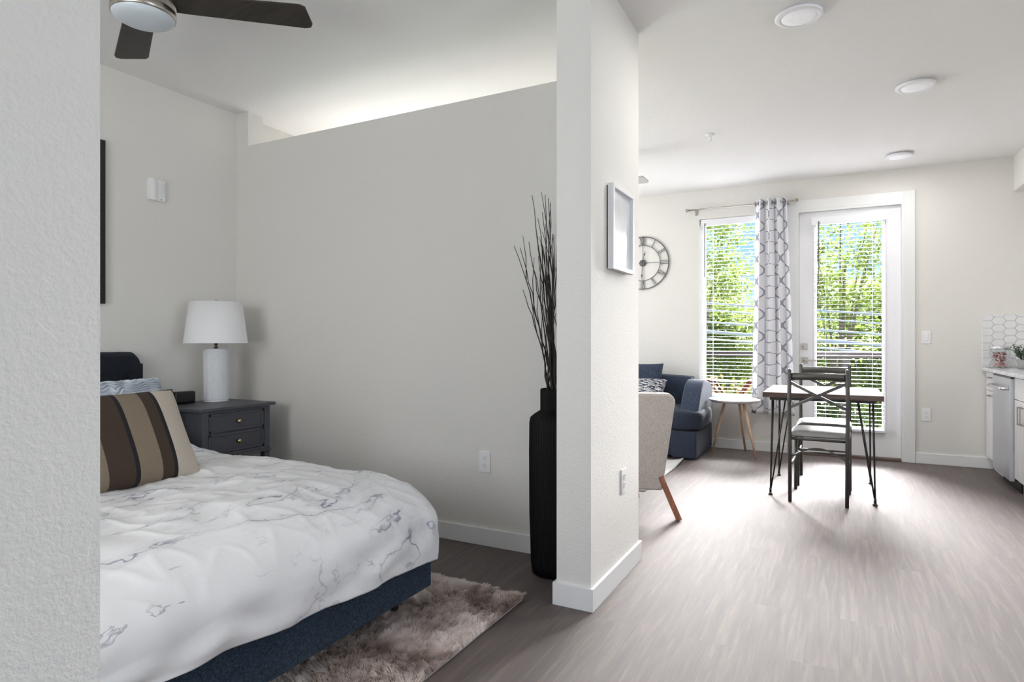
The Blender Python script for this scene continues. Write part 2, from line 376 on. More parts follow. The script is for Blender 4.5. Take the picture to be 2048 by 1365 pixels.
def tag(o, label, cat, group=None):
    o['label'] = label; o['category'] = cat
    if group: o['group'] = group
    return o


def struct(o): o['kind'] = 'structure'; return o


def dup(root, loc, rz, label, group=None):
    r = root.copy(); C.objects.link(r); r.location = loc; r.rotation_euler = (0, 0, rz); r['label'] = label
    if group: r['group'] = group
    for ch in list(root.children):
        c = ch.copy(); C.objects.link(c); c.parent = r
        for g in ch.children: d = g.copy(); C.objects.link(d); d.parent = c
    return r


def sbox(name, mat, *boxes, bev=0):
    m = MB()
    for b in boxes: m.box(*b, bev=bev)
    return struct(m.build(name, mat))


# ------------------------------------------------------------------ room shell
WY = 6.88; LX = -3.80; CZ = 2.75
struct(MB().box(-3.95, 3.1, -2.6, 7.0, -.12, 0).build('floor', M['floor']))
struct(MB().box(-3.95, 3.1, -2.6, 7.05, CZ, CZ + .12).build('ceiling', M['ceil']))
# window wall with three openings: unseen window added for fill, visible window, balcony door
WX0, WX1, WZ0, WZ1 = -1.34, -.60, .52, 2.44
DX0, DX1, DZ1 = -.385, .53, 2.44
HX0, HX1, HZ0, HZ1 = 4.0, 5.8, .7, 2.4
T0, T1 = WY, WY + .16
K0, K1 = -3.45, -2.75
sbox('wall_window', M['wall'], (-3.95, K0, T0, T1, 0, CZ), (K0, K1, T0, T1, 0, .8), (K0, K1, T0, T1, 2.4, CZ), (K1, WX0, T0, T1, 0, CZ),
     (WX0, WX1, T0, T1, 0, WZ0), (WX0, WX1, T0, T1, WZ1, CZ), (WX1, DX0, T0, T1, 0, CZ), (DX0, DX1, T0, T1, DZ1, CZ), (DX1, 1.8, T0, T1, 0, CZ))
E0, E1 = T1 + .001, T1 + .02
sbox('exterior_bounce_slab', M['bounce_dark'], (-3.95, K0, E0, E1, -.2, CZ), (K0, K1, E0, E1, -.2, .8), (K0, K1, E0, E1, 2.4, CZ), (K1, WX0, E0, E1, -.2, CZ), (WX0, WX1, E0, E1, -.2, WZ0), (WX0, WX1, E0, E1, WZ1, CZ), (WX1, DX0, E0, E1, -.2, CZ), (DX0, DX1, E0, E1, DZ1, CZ), (DX1, 3.1, E0, E1, -.2, CZ))  # unseen dark slab added to stop sun bouncing onto the railing
sbox('wall_left', M['wall'], (-3.95, LX, -2.6, HX0, 0, CZ), (-3.95, LX, HX1, WY, 0, CZ), (-3.95, LX, HX0, HX1, 0, HZ0), (-3.95, LX, HX0, HX1, HZ1, CZ))
sbox('wall_partition', M['wall'], (LX, -1.09, 3.01, 3.135, 0, 2.51), (LX, -3.68, 3.01, 3.135, 2.51, CZ))
sbox('wall_pillar', M['wall'], (-1.09, -.932, 2.487, 3.19, 0, CZ))
sbox('wall_entry', M['wall'], (-1.09, -.92, -2.6, .505, 0, CZ))
sbox('wall_rear', M['wall'], (-1.09, -.5, -2.6, -2.45, 0, CZ), (1.4, 3.1, -2.6, -2.45, 0, CZ), (-.5, 1.4, -2.6, -2.45, 0, .6), (-.5, 1.4, -2.6, -2.45, 2.3, CZ))
sbox('wall_bedroom_rear', M['wall'], (LX, -2.6, -1.32, -1.17, 0, CZ), (-1.1, -1.09, -1.32, -1.17, 0, CZ), (-2.6, -1.1, -1.32, -1.17, 0, .8), (-2.6, -1.1, -1.32, -1.17, 2.2, CZ))
sbox('wall_right', M['wall'], (1.66, 1.8, 3.0, WY, 0, CZ), (1.66, 3.1, 2.85, 3.0, 0, CZ), (2.96, 3.1, -2.6, -.8, 0, CZ), (2.96, 3.1, 2.0, 2.85, 0, CZ), (2.96, 3.1, -.8, 2.0, 0, .6), (2.96, 3.1, -.8, 2.0, 2.35, CZ))
sbox('wall_soffit', M['wall'], (1.35, 1.66, 3.0, WY, 2.447, CZ))
BH = .096
sbox('baseboard_window', M['trim'], (LX, DX0 - .09, WY - .014, WY, 0, BH), (DX1 + .09, 1.2, WY - .014, WY, 0, BH), bev=.002)
sbox('baseboard_partition', M['trim'], (LX, -1.104, 2.996, 3.01, 0, BH), bev=.002)
sbox('baseboard_pillar', M['trim'], (-1.104, -.918, 2.473, 2.487, 0, BH), (-.932, -.918, 2.487, 3.204, 0, BH), (-1.104, -1.09, 2.487, 2.99, 0, BH), (-1.09, -.932, 3.19, 3.204, 0, BH), bev=.001)
sbox('baseboard_left', M['trim'], (LX, LX + .014, -1.17, 2.996, 0, BH), (LX, LX + .014, 3.14, WY - .014, 0, BH), bev=.002)
sbox('baseboard_entry', M['trim'], (-.92, -.906, -2.45, .519, 0, BH), (-1.104, -.92, .505, .519, 0, BH), bev=.002)


def window(n, x0, x1, z0, z1, y, dep=.05):
    w_ = MB(); f = .045
    for b in ((x0, x0 + f, z0, z1), (x1 - f, x1, z0, z1), (x0 + f, x1 - f, z0, z0 + f), (x0 + f, x1 - f, z1 - f, z1)): w_.box(b[0], b[1], y, y + dep, b[2], b[3], bev=.003)
    o = struct(w_.build(n, M['trim']))
    MB().box(x0 + f, x1 - f, y + dep * .4, y + dep * .5, z0 + f, z1 - f).build('window_pane', M['pane'], o)
    return o


w1 = window('window_1', WX0, WX1, WZ0, WZ1, WY + .10)
MB().box(WX0 + .002, WX1 - .002, WY - .035, WY + .10, WZ0 - .018, WZ0 + .004, bev=.004).build('window_sill', M['trim'], w1)
w2 = window('added_window_2', HX0, HX1, HZ0, HZ1, 0); w2.rotation_euler = (0, 0, R(90)); w2.location = (-3.84, 0, 0)  # unseen window frame added around the living fill light
window('added_window_5', K0, K1, .8, 2.4, WY + .10)  # unseen frame added to go with the far fill light
window('added_window_3', -.5, 1.4, .6, 2.3, -2.56)  # invented frame around the rear fill light
window('added_window_4', -2.6, -1.1, .8, 2.2, -1.30)  # added window frame that holds the bedroom fill
# door 1: casing, jamb, leaf with glass
cs = MB(); CX0, CX1 = DX0 - .088, DX1 + .088
cs.box(CX0, DX0, WY - .018, WY, 0, DZ1 + .10, bev=.003); cs.box(DX1, CX1, WY - .018, WY, 0, DZ1 + .10, bev=.003); cs.box(DX0, DX1, WY - .018, WY, DZ1, DZ1 + .10, bev=.003)
struct(cs.build('trim_1', M['trim']))
jb = MB(); jb.box(DX0, DX0 + .02, WY - .016, WY + .14, 0, DZ1); jb.box(DX1 - .02, DX1, WY - .016, WY + .14, 0, DZ1); jb.box(DX0 + .02, DX1 - .02, WY - .016, WY + .14, DZ1 - .02, DZ1)
jb.box(DX0 + .02, DX0 + .035, WY + .078, WY + .10, .02, DZ1); jb.box(DX1 - .035, DX1 - .02, WY + .078, WY + .10, .02, DZ1); jb.box(DX0 + .02, DX1 - .02, WY + .078, WY + .10, DZ1 - .035, DZ1 - .02); struct(jb.build('trim_2', M['trim']))
d = MB(); LX0, LX1, LZ0, LZ1, DY = DX0 + .022, DX1 - .022, .026, DZ1 - .022, WY + .03
GX0, GX1, GZ0, GZ1 = -.215, .365, .27, 2.30
d.box(LX0, GX0, DY, DY + .045, LZ0, LZ1); d.box(GX1, LX1, DY, DY + .045, LZ0, LZ1); d.box(GX0, GX1, DY, DY + .045, LZ0, GZ0); d.box(GX0, GX1, DY, DY + .045, GZ1, LZ1)
for b in ((GX0 - .02, GX0 + .008, GZ0 - .02, GZ1 + .02), (GX1 - .008, GX1 + .02, GZ0 - .02, GZ1 + .02), (GX0, GX1, GZ0 - .02, GZ0 + .008), (GX0, GX1, GZ1 - .008, GZ1 + .02)): d.box(b[0], b[1], DY - .01, DY + .055, b[2], b[3], bev=.003)
door = struct(d.build('door_1', M['white']))
MB().box(GX0, GX1, DY + .02, DY + .026, GZ0, GZ1).build('door_pane', M['pane'], door)
h = MB(); h.box(-.347, -.283, DY - .008, DY, .905, .97, bev=.002); h.lathe([(.014, 0), (.014, .035)], (-.315, DY - .008, .94), 16, 'Y'); h.bar((-.315, DY - .045, .94), (-.205, DY - .045, .937), .014, .012, bev=.002); h.build('door_handle', M['nickel'], door)
h = MB(); h.box(-.35, -.288, DY - .008, DY, 1.045, 1.108, bev=.002); h.lathe([(.018, 0), (.018, .012)], (-.319, DY - .008, 1.076), 20, 'Y'); h.box(-.323, -.315, DY - .032, DY - .018, 1.06, 1.092); h.build('deadbolt', M['nickel'], door)
struct(MB().box(DX0 + .02, DX1 - .02, WY - .03, WY + .14, 0, .025, bev=.004).build('trim_3', M['threshold']))


# blinds
def blind(x0, x1, ztop, zbot, y, label, sp, wand_x, wand_len, val_h, vx=0):
    t = thing('window_blind', label, 'window blind', ((x0 + x1) / 2, y, zbot))
    cx, hw = 0, (x1 - x0) / 2; H = ztop - zbot
    m = MB(); m.box(-hw - vx, hw + vx, -.034, -.026, H - val_h, H, bev=.002); m.box(-hw, hw, -.026, .026, H - .045, H - .005); m.build('head_rail', M['blind'], t)
    m = MB(); n = int((H - val_h - .02) / sp); tl = math.sin(R(5)) * .022
    for k in range(n + 1):
        z = .03 + k * sp; mat = Matrix.Translation((0, 0, z)) @ Matrix.Rotation(R(.5), 4, 'X'); m.box(-hw, hw, -.017, .017, -.0013, .0013, mat)
    m.build('slats', M['blind'], t)
    MB().box(-hw, hw, -.024, .024, 0, .018, bev=.003).build('bottom_rail', M['blind'], t)
    for fx in (-.66, .66):
        m = MB(); m.box(fx * hw - .0012, fx * hw + .0012, -.0245, -.023, .01, H - .03); m.box(fx * hw - .0012, fx * hw + .0012, .023, .0245, .01, H - .03); m.build('ladder_cord', M['cord'], t)
    xx = wand_x - (x0 + x1) / 2
    MB().tube([(xx, -.04, H - val_h * .6), (xx, -.042, H - wand_len)], .0042, 8).build('tilt_wand', M['wand'], t)
    return t


blind(WX0 + .012, WX1 - .012, WZ1 - .003, WZ0 + .012, WY + .045, 'white slatted blind in the window behind the trellis curtain', .0385, -1.285, .62, .07, 0)
blind(GX0 - .012, GX1 + .012, GZ1 + .055, GZ0 - .002, DY - .041, 'white slatted blind hung on the glass balcony door', .0385, -.185, .66, .075, .02)

# curtain rod and curtain
t = thing('curtain_rod', 'thin nickel curtain rod on brackets above the window', 'curtain rod', (0, 6.80, 2.533))
MB().tube([(-1.44, 0, 0), (-.40, 0, 0)], .0075, 12).build('rod', M['nickel'], t)
for x in (-1.44, -.40):
    s_ = -1 if x < -1 else 1; MB().lathe([(0, 0), (.016, .002), (.018, .014), (.013, .026), (.016, .034), (0, .036)], (x if s_ > 0 else x - .03, 0, 0), 16, 'X').build('finial', M['nickel'], t)
for x in (-1.37, -.46):
    m = MB(); m.box(x - .009, x + .009, .0, .078, -.017, -.009); m.box(x - .014, x + .014, .074, .08, -.05, .012, bev=.002); m.box(x - .006, x + .006, -.01, .008, -.02, -.008); m.build('bracket', M['nickel'], t)
t = thing('curtain', 'white curtain panel with a grey trellis pattern gathered on the rod', 'curtain', (0, 6.80, .39))
NU, NV = 150, 60; me = MB(); uvs = []
HC = 2.185


def cpt(u, v):  # v 0 bottom .. 1 top
    top = v; x0 = -.825 + .055 * v ** .8; x1 = -.405 - .075 * v ** 1.2; ph = u * 2 * PI * 3.6 + .5
    amp = .040 + .012 * (1 - v); yy = amp * math.sin(ph + .5 * math.sin(3 * (1 - v) + 6 * u)); xx = x0 + (x1 - x0) * u + .014 * math.sin(2 * ph + .4)
    return (xx, yy - .004, v * HC)


me.grid(cpt, NU, NV); cur = me.build('cloth', M['curtain'], t, recalc=False)
ul = cur.data.uv_layers.new(name='UVMap')
for p in cur.data.polygons:
    for li in p.loop_indices:
        vi = cur.data.loops[li].vertex_index; i, j = vi % (NU + 1), vi // (NU + 1); ul.data[li].uv = (i / NU * 2.9 + .2, j / NV * HC / .225)
sm = cur.modifiers.new('thick', 'SOLIDIFY'); sm.thickness = .0015
for k in range(7):
    u = (k * .5 - .5 / (2 * PI) + .0) / 3.6; x = cpt(u, 1)[0]
    MB().lathe([(.017, -.002), (.026, -.002), (.026, .002), (.017, .002), (.017, -.002)], (x + .004 * (-1) ** k, 0, HC - .042), 20, 'X', cap=False).build('grommet', M['clockmetal'], t)

# ceiling lights
LAMPS = []
for i, (x, y, lb) in enumerate(((-.178, 3.35, 'round white flush ceiling light closest to the camera'), (.417, 4.62, 'middle of the three round white ceiling lights'), (.45, 6.32, 'round white ceiling light closest to the window wall'))):
    if i == 0:
        L0 = t = thing('ceiling_light', lb, 'ceiling light', (x, y, CZ), 0, 'flush ceiling lights')
        MB().lathe([(.085, -.001), (.085, -.010), (.108, -.014), (.109, -.022), (.104, -.027), (.082, -.028), (.080, -.025), (0, -.025)], n=48).build('ring', M['white'], t)
        MB().lathe([(.080, -.0252), (.079, -.0275), (.04, -.0285), (0, -.0288)], n=48, cap=False).build('diffuser', M['diffuser'], t)
    else:
        t = dup(L0, (x, y, CZ), 0, lb)
    LAMPS.append(t)
for i, t in enumerate(LAMPS):
    l_ = bpy.data.lights.new('ceiling_light_lamp', 'AREA'); l_.shape = 'DISK'; l_.size = .15; l_.energy = (11, 14, 4)[i]; l_.color = (1, .985, .96)
    lo = bpy.data.objects.new('ceiling_light_lamp', l_); C.objects.link(lo); lo.parent = t; lo.location = (0, 0, -.031)
t = thing('fire_sprinkler', 'small white sprinkler head on the living area ceiling', 'sprinkler', (-.90, 5.02, CZ))
MB().lathe([(.036, -.001), (.036, -.004), (.02, -.008), (0, -.008)], n=24).build('escutcheon', M['white'], t)
m = MB(); m.tube([(0, 0, -.005), (0, 0, -.028)], .008, 10); m.bar((-.012, 0, -.02), (-.008, 0, -.045), .004, .004); m.bar((.012, 0, -.02), (.008, 0, -.045), .004, .004); m.lathe([(.018, -.046), (.018, -.049)], n=14); m.build('nozzle', M['white'], t)

# ceiling fans


def fan(name, label, loc, zl, angs, bl, metal, bmat, rL, light, bw=.072, br=.055):
    t = thing(name, label, 'ceiling fan', (*loc, CZ))
    H = CZ - zl
    MB().lathe([(.062, -.001), (.062, -.02), (.045, -.045), (.016, -.05)], n=32).build('canopy', metal, t)
    MB().tube([(0, 0, -.04), (0, 0, -H + .135)], .012, 14).build('downrod', metal, t)
    MB().lathe([(.02, -H + .165), (.055, -H + .16), (.098, -H + .14), (rL - .004, -H + .11), (rL, -H + .1), (rL, -H + .062), (rL - .006, -H + .060), (rL - .006, -H + .056), (rL, -H + .054), (rL, -H + .026), (rL - .004, -H + .024), (0, -H + .024)], n=56).build('motor_housing', metal, t)
    if light: MB().lathe([(rL - .004, -H + .026), (rL - .007, -H + .016), (rL * .75, -H + .004), (rL * .35, -H - .002), (0, -H - .003)], n=48, cap=False).build('light_lens', M['lens'], t)
    for a in angs:
        prof = [(.10, -br), (.16, -br - .004), (bl - .03, -bw), (bl - .008, -bw + .012), (bl + .012, bw - .03), (bl + .004, bw - .008), (bl - .02, bw), (.16, br + .004), (.10, br)]
        mt = Matrix.Rotation(R(a), 4, 'Z') @ Matrix.Translation((0, 0, -H + .093)) @ Matrix.Rotation(R(-10), 4, 'X')
        MB().prism(prof, -.004, .004, 'XY', mt, .0015).build('blade', bmat, t)
    return t


fan('ceiling_fan', 'brushed nickel ceiling fan with dark wooden blades above the bed', (-2.50, 1.54), 2.435, (40, 153, 277), .64, M['nickel'], M['blade'], .118, True)
fan('ceiling_fan', 'pale ceiling fan mostly hidden behind the white pillar', (-1.95, 5.17), 2.41, (2, 122, 242), .50, M['nickel'], M['blade_white'], .10, True)


# outlets, switch
def outlet(name, label, loc, rz):
    t = thing(name, label, 'outlet', loc, rz)
    MB().box(-.037, .037, -.007, 0, -.059, .059, bev=.003).build('cover_plate', M['plate'], t)
    for z in (-.021, .021):
        o = MB().prism([(.0165 * math.cos(a) * (1 if abs(math.cos(a)) < .9 else .95), z + .0155 * math.sin(a)) for a in [k * PI / 8 for k in range(16)]], -.0095, -.006).build('socket', M['plate'], t)
        q = MB(); q.box(-.0075, -.0055, -.0102, -.009, z + .0005, z + .008); q.box(.0055, .0075, -.0102, -.009, z + .0005, z + .008); q.box(-.002, .002, -.0102, -.009, z - .009, z - .005); q.build('socket_slots', M['slot'], o)
    return t


outlet('wall_outlet', 'white power outlet low on the partition wall behind the bed end', (-1.755, 3.01, .465), 0)
outlet('wall_outlet', 'white power outlet on the side of the pillar below the framed print', (-.932, 2.925, .464), R(90))
outlet('wall_outlet', 'white power outlet below the light switch beside the balcony door', (.704, WY, .452), 0)
t = thing('light_switch', 'white rocker light switch on the wall right of the balcony door', 'light switch', (.704, WY, 1.168))
MB().box(-.037, .037, -.006, 0, -.059, .059, bev=.003).build('cover_plate', M['plate'], t)
MB().box(-.0165, .0165, -.010, -.005, -.033, .033, bev=.002).build('rocker', M['white'], t)

# alarm sounder on the left wall
t = thing('alarm_sounder', 'small white alarm sounder with a louvred grille high on the bedroom wall', 'alarm', (LX, 2.418, 2.083))
m = MB(); N = 14
pr = [(-.057, 0), (-.057, .030), (-.035, .036), (-.018, .034), (-.008, .024), (.02, .024), (.05, .020), (.057, .006), (.057, 0)]
m.prism([(a, b) for a, b in pr], -.066, .066, 'XY', Matrix(((0, 1, 0, 0), (1, 0, 0, 0), (0, 0, 1, 0), (0, 0, 0, 1))), .002); m.build('housing', M['plate'], t)
m = MB()
for k in range(11):
    z = -.036 + k * .0085; hw = .026 * math.sqrt(max(.1, 1 - ((z - .006) / .055) ** 2)); m.box(.0215, .0255, .022 - hw, .022 + hw, z, z + .004)
m.build('grille', M['cord'], t)
MB().lathe([(.0035, 0), (.0035, .003)], (.022, .02, -.056), 12, 'X').build('indicator', M['slot'], t)

# black framed picture on left wall (right edge shows)
t = thing('picture_frame', 'tall black framed picture on the bedroom wall above the headboard', 'picture frame', (LX, 1.55, 1.83))
m = MB()
for b in ((-.55, -.515, -.474, .474), (.515, .55, -.474, .474), (-.515, .515, -.474, -.439), (-.515, .515, .439, .474)): m.box(.001, .030, b[0], b[1], b[2], b[3], bev=.002)
m.build('frame', M['blackframe'], t)
MB().box(.002, .014, -.515, .515, -.439, .439).build('print', M['print'], t)
# white framed print on pillar
t = thing('picture_frame', 'white framed pale print hanging on the side of the pillar', 'picture frame', (-.932, 2.842, 1.662))
m = MB()
for b in ((-.158, -.139, -.194, .194), (.139, .158, -.194, .194), (-.139, .139, -.194, -.175), (-.139, .139, .175, .194)): m.box(.006, .034, b[0], b[1], b[2], b[3], bev=.0015)
m.build('frame', M['white'], t)
MB().box(.012, .018, -.139, .139, -.175, .175).build('print', M['print'], t)
MB().box(0, .008, -.15, .15, -.186, .186).build('backing', M['blackframe'], t)

# wall clock
t = thing('wall_clock', 'open metal wall clock with roman numerals left of the window', 'clock', (-1.959, WY - .012, 2.004))
Rk = .297; ri = .198


def ring(m, r0, r1, y0, y1, n=72): m.lathe([(r0, y0), (r1, y0), (r1, y1), (r0, y1), (r0, y0)], n=n, axis='Y', cap=False, smooth=False)


m = MB(); ring(m, Rk - .008, Rk, -.006, .008); ring(m, ri - .003, ri + .003, -.002, .006)
for a in (0, 90, 180, 270): m.bar((.02 * math.cos(R(a)), 0, .02 * math.sin(R(a))), (Rk * math.cos(R(a)) * .97, 0, Rk * math.sin(R(a)) * .97), .0035, .004)
m.build('rings', M['clockmetal'], t)
NUM = ['XII', 'I', 'II', 'III', 'IV', 'V', 'VI', 'VII', 'VIII', 'IX', 'X', 'XI']
gw = {'I': .018, 'V': .036, 'X': .036}
for k, sN in enumerate(NUM):
    a = R(90 - 30 * k); rad = Vector((math.cos(a), 0, math.sin(a))); tan = Vector((math.sin(a), 0, -math.cos(a))); m = MB()
    tot = sum(gw[c] for c in sN); x = -tot / 2; r0, r1 = ri, Rk - .006

    def P(xx, rr): return tuple(rad * rr + tan * xx + Vector((0, -.002, 0)))
    for c in sN:
        cx_ = x + gw[c] / 2
        if c == 'I': m.bar(P(cx_, r0), P(cx_, r1), .006, .004, up=(0, 1, 0))
        elif c == 'V': m.bar(P(cx_ - .014, r1), P(cx_, r0), .007, .004, up=(0, 1, 0)); m.bar(P(cx_ + .014, r1), P(cx_, r0), .003, .004, up=(0, 1, 0))
        else: m.bar(P(cx_ - .015, r1), P(cx_ + .015, r0), .007, .004, up=(0, 1, 0)); m.bar(P(cx_ + .015, r1), P(cx_ - .015, r0), .003, .004, up=(0, 1, 0))
        x += gw[c]
    m.build('numeral', M['clockmetal'], t)
MB().lathe([(.038, -.002), (.038, .004), (.03, .010), (.012, .012), (0, .012)], n=32, axis='Y').build('hub', M['clockmetal'], t)


def hand(L, deg, spade):
    a = R(90 - deg); rad = Vector((math.cos(a), 0, math.sin(a))); tn = Vector((math.sin(a), 0, -math.cos(a))); m = MB(); y = -.014
    pts = [(-.003, -.03), (.003, -.03), (.0025, L * spade - .012), (.011, L * spade), (.004, L * spade + .02), (.0015, L), (-.0015, L), (-.004, L * spade + .02), (-.011, L * spade), (-.0025, L * spade - .012)]
    vs = [rad * b + tn * aa + Vector((0, y, 0)) for aa, b in pts] + [rad * b + tn * aa + Vector((0, y - .002, 0)) for aa, b in pts]; n = len(pts)
    m.add(vs, [tuple(range(n)), tuple(range(n, 2 * n))[::-1]] + [(i, (i + 1) % n, n + (i + 1) % n, n + i) for i in range(n)]); return m


hand(.135, 14, .70).build('hour_hand', M['clockmetal'], t); hand(.185, 183, .74).build('minute_hand', M['clockmetal'], t)


# ------------------------------------------------------------------ soft shapes
def pillow_mb(w_, h_, th, nu=40, nv=36, ripple=None, pull=.06, pw=.42):
    m = MB()
    for sgn in (1, -1):
        def fn(u, v):
            a, b = u * 2 - 1, v * 2 - 1; e = max(0, (1 - a ** 4)) ** .5 * max(0, (1 - b ** 4)) ** .5
            t_ = th / 2 * (e ** .75) * (1 - .25 * (a * a + b * b) / 2)
            px = a * w_ / 2 * (1 - pull * (1 - b * b) * a * a); pz = b * h_ / 2 * (1 - pull * (1 - a * a) * b * b)
            if ripple: t_ += ripple(px, pz) * min(1, e * 3)
            return (px, -sgn * t_, pz)
        m.grid(fn, nu, nv)
    return m


# ------------------------------------------------------------------ bed
t = thing('bed', 'upholstered navy bed with a tufted headboard against the bedroom wall', 'bed', (-2.6, 1.38, 0))
BX, BY = 2.6, -1.38
m = MB(); m.box(-1.56 + BX, -1.52 + BX, .60 + BY, 2.16 + BY, .115, .34, bev=.006); m.box(-3.70 + BX, -1.56 + BX, 2.12 + BY, 2.16 + BY, .115, .34, bev=.006); m.box(-3.70 + BX, -1.56 + BX, .60 + BY, .64 + BY, .115, .34, bev=.006); m.build('frame', M['navy'], t)
MB().box(-3.69 + BX, -1.57 + BX, .65 + BY, 2.11 + BY, .24, .30).build('slat_base', M['near_black'], t)
MB().box(-3.69 + BX, -1.60 + BX, .66 + BY, 2.10 + BY, .30, .50, bev=.04, seg=3).build('mattress', M['white'], t)
for x, y in ((-1.64, 2.06), (-1.64, .70), (-3.6, 2.06), (-3.6, .70)):
    MB().lathe([(.018, 0), (.028, .118)], (x + BX, y + BY, 0), 16).build('leg', M['near_black'], t)
# headboard with tufts and stepped rounded corners
HW, HH, HB = .92, 1.075, .10


def hb(u, v):
    yy = (u * 2 - 1) * HW; z = HB + v * (HH - HB); top = HH
    ay = abs(yy)
    if ay > .835: q = min(1, (ay - .835) / .056); top = HH - .065 * (1 - math.sqrt(max(0, 1 - q * q)))
    if ay > .892: top = HH - .072
    z = HB + v * (top - HB); tf = 0
    for r_ in range(4):
        for k in range(-5, 6):
            by = k * .165 + (.0825 if r_ % 2 else 0); bz = .93 - r_ * .13
            dd = (yy - by) ** 2 + (z - bz) ** 2; tf += .022 * math.exp(-dd / .0011)
    ed = min(1, (HW - ay) / .03, (1 - v) * (top - HB) / .03); th = .05 + .032 * math.sin(ed * PI / 2) - tf * min(1, ed)
    return (-1.19 + th, yy, z)


m = MB(); m.grid(hb, 180, 110); NBv = len(m.v)
W_ = 181; ring_ = [i for i in range(W_)] + [j * W_ + 180 for j in range(1, 111)] + [110 * W_ + i for i in range(179, -1, -1)] + [j * W_ for j in range(109, 0, -1)]
bk_ = [(-1.19, m.v[i][1], m.v[i][2]) for i in ring_]; n_ = len(ring_); m.v += bk_
m.f += [(ring_[i], ring_[(i + 1) % n_], NBv + (i + 1) % n_, NBv + i) for i in range(n_)] + [tuple(NBv + i for i in range(n_))]; m.sm += [False] * (n_ + 1); m.mi += [0] * (n_ + 1)
hbo = m.build('headboard', M['navydark'], t)
for r_ in range(2):
    for k in range(-5, 6):
        by = k * .165 + (.0825 if r_ % 2 else 0)
        if abs(by) < .85: MB().lathe([(.012, -.004), (.011, .004), (.006, .008), (0, .009)], (-1.19 + .062, by, .93 - r_ * .13), 14, 'X').build('button', M['navydark'], hbo)

# duvet
DXe, DYf, DYn = -1.47, 2.27, .50; TZ = .575; A_, Bz = .36, .19


def duvet(u, v):
    # flat sheet coordinates, wrapped over the mattress edges
    L1 = 2.1; px = -3.42 + u * (DXe + 3.42 - A_ + .62); py = (DYn + A_ * .6 - .40) + v * ((DYf - DYn) - 1.2 * A_ + .80)
    xe = DXe - A_; yf = DYf - A_ * .6; yn = DYn + A_ * .6
    ex = max(0, px - xe); eyf = max(0, py - yf); eyn = max(0, yn - py); ey = max(eyf, eyn) * 1.0; sy = 1 if eyf > 0 else -1
    rx = ex / .62; ry = ey / .40; r = max(rx, ry)
    bx, by = min(px, xe), min(max(py, yn), yf)
    hem = .245 + .068 * max(0, (2.2 - max(.6, min(py, 2.2)))) / 1.35
    if r <= 0: dx = dy = 0; z = TZ
    else:
        nx, ny = rx, ry; l_ = math.hypot(nx, ny); nx /= l_; ny /= l_
        a = A_ if True else A_; q = r
        if q < .68: tt = q / .68 * PI / 2; rad = math.sin(tt); z = TZ - Bz * (1 - math.cos(tt))
        else: rad = 1.0 + .015 * math.sin((q - .68) * 8); z = TZ - Bz - (q - .68) / .32 * (TZ - Bz - hem)
        if nx > 0 and ny > 0: rad *= 1 + .10 * math.sin(2 * math.atan2(ny, nx)) * (q if q < 1 else 1)
        dx = nx * A_ * rad; dy = ny * A_ * .6 * rad * sy
    p = Vector((bx + dx, by + dy, z))
    k = min(1, r)
    wv = noise.noise(Vector((px * 2.0, py * 2.0, 1))) * .030 + noise.noise(Vector((px * 5.0 + 3, py * 6.5, 4))) * .014 + (1 - abs(noise.noise(Vector((px * 6 + py * 4, py * 9 - px * 5, 9))))) ** 6 * .008
    lz = (1 - k * .8)
    p.z += wv * lz + .018 * math.sin((py - .5) * 1.9) * (1 - k)
    p.z += .06 * math.exp(-((px + 3.42) / .5) ** 2) * (1 - k)
    fold = math.sin(px * 15 + py * 19 + 3 * noise.noise(Vector((px * 2, py * 2, 7)))) * .007 + noise.noise(Vector((px * 8, py * 8, 2))) * .016
    if r > .25:
        g_ = min(1, (r - .25) / .6)
        if rx >= ry: p.x += fold * g_
        else: p.y += fold * g_ * sy
        p.z += noise.noise(Vector((px * 3, py * 4, 12))) * .014 * g_ * (1 if r > .9 else .5)
    return tuple(p)


m = MB(); m.grid(duvet, 260, 240); o = m.build('duvet', M['duvet'], recalc=False); tag(o, 'white marble-veined duvet spread over the navy bed', 'duvet')
o.modifiers.new('thick', 'SOLIDIFY').thickness = .014; o.modifiers['thick'].offset = -1


def lean(o, loc, tilt, rz):
    o.location = loc; o.rotation_euler = Matrix.Rotation(rz, 3, 'Z').to_4x4().to_3x3().to_euler(); o.rotation_euler = (Matrix.Rotation(rz, 3, 'Z') @ Matrix.Rotation(tilt, 3, 'X')).to_euler(); return o


t = thing('throw_pillow', 'striped brown, tan and cream throw pillow with black piping on the bed', 'pillow')
pillow_mb(.62, .42, .17).build('pillow_body', M['stripe'], t)
m = MB(); P_ = []
for (a0, b0, a1, b1) in ((-1, -1, 1, -1), (1, -1, 1, 1), (1, 1, -1, 1), (-1, 1, -1, -1)):
    for k in range(24):
        q = k / 24; a, b = a0 + (a1 - a0) * q, b0 + (b1 - b0) * q; P_.append((a * .31 * (1 - .06 * (1 - b * b) * a * a), 0, b * .21 * (1 - .06 * (1 - a * a) * b * b)))
P_.append(P_[0]); m.tube(P_, .0045, 8, cap=False); m.build('piping', M['blackframe'], t)
lean(t, (-2.50, 1.42, .745), R(-30), R(90))
t2 = pillow_mb(.62, .42, .16, 180, 230, ripple=lambda x, z: .011 * math.sin(z * 330 + 2.4 * math.sin(x * 62 + 3 * noise.noise(Vector((x * 6, z * 9, 4)))) + 9 * noise.noise(Vector((x * 11, z * 14, 0))))).build('throw_pillow', M['knit'])
tag(t2, 'chunky white and grey knitted throw pillow leaning on the headboard', 'pillow'); lean(t2, (-3.40, 1.92, .735), R(-22), R(90))

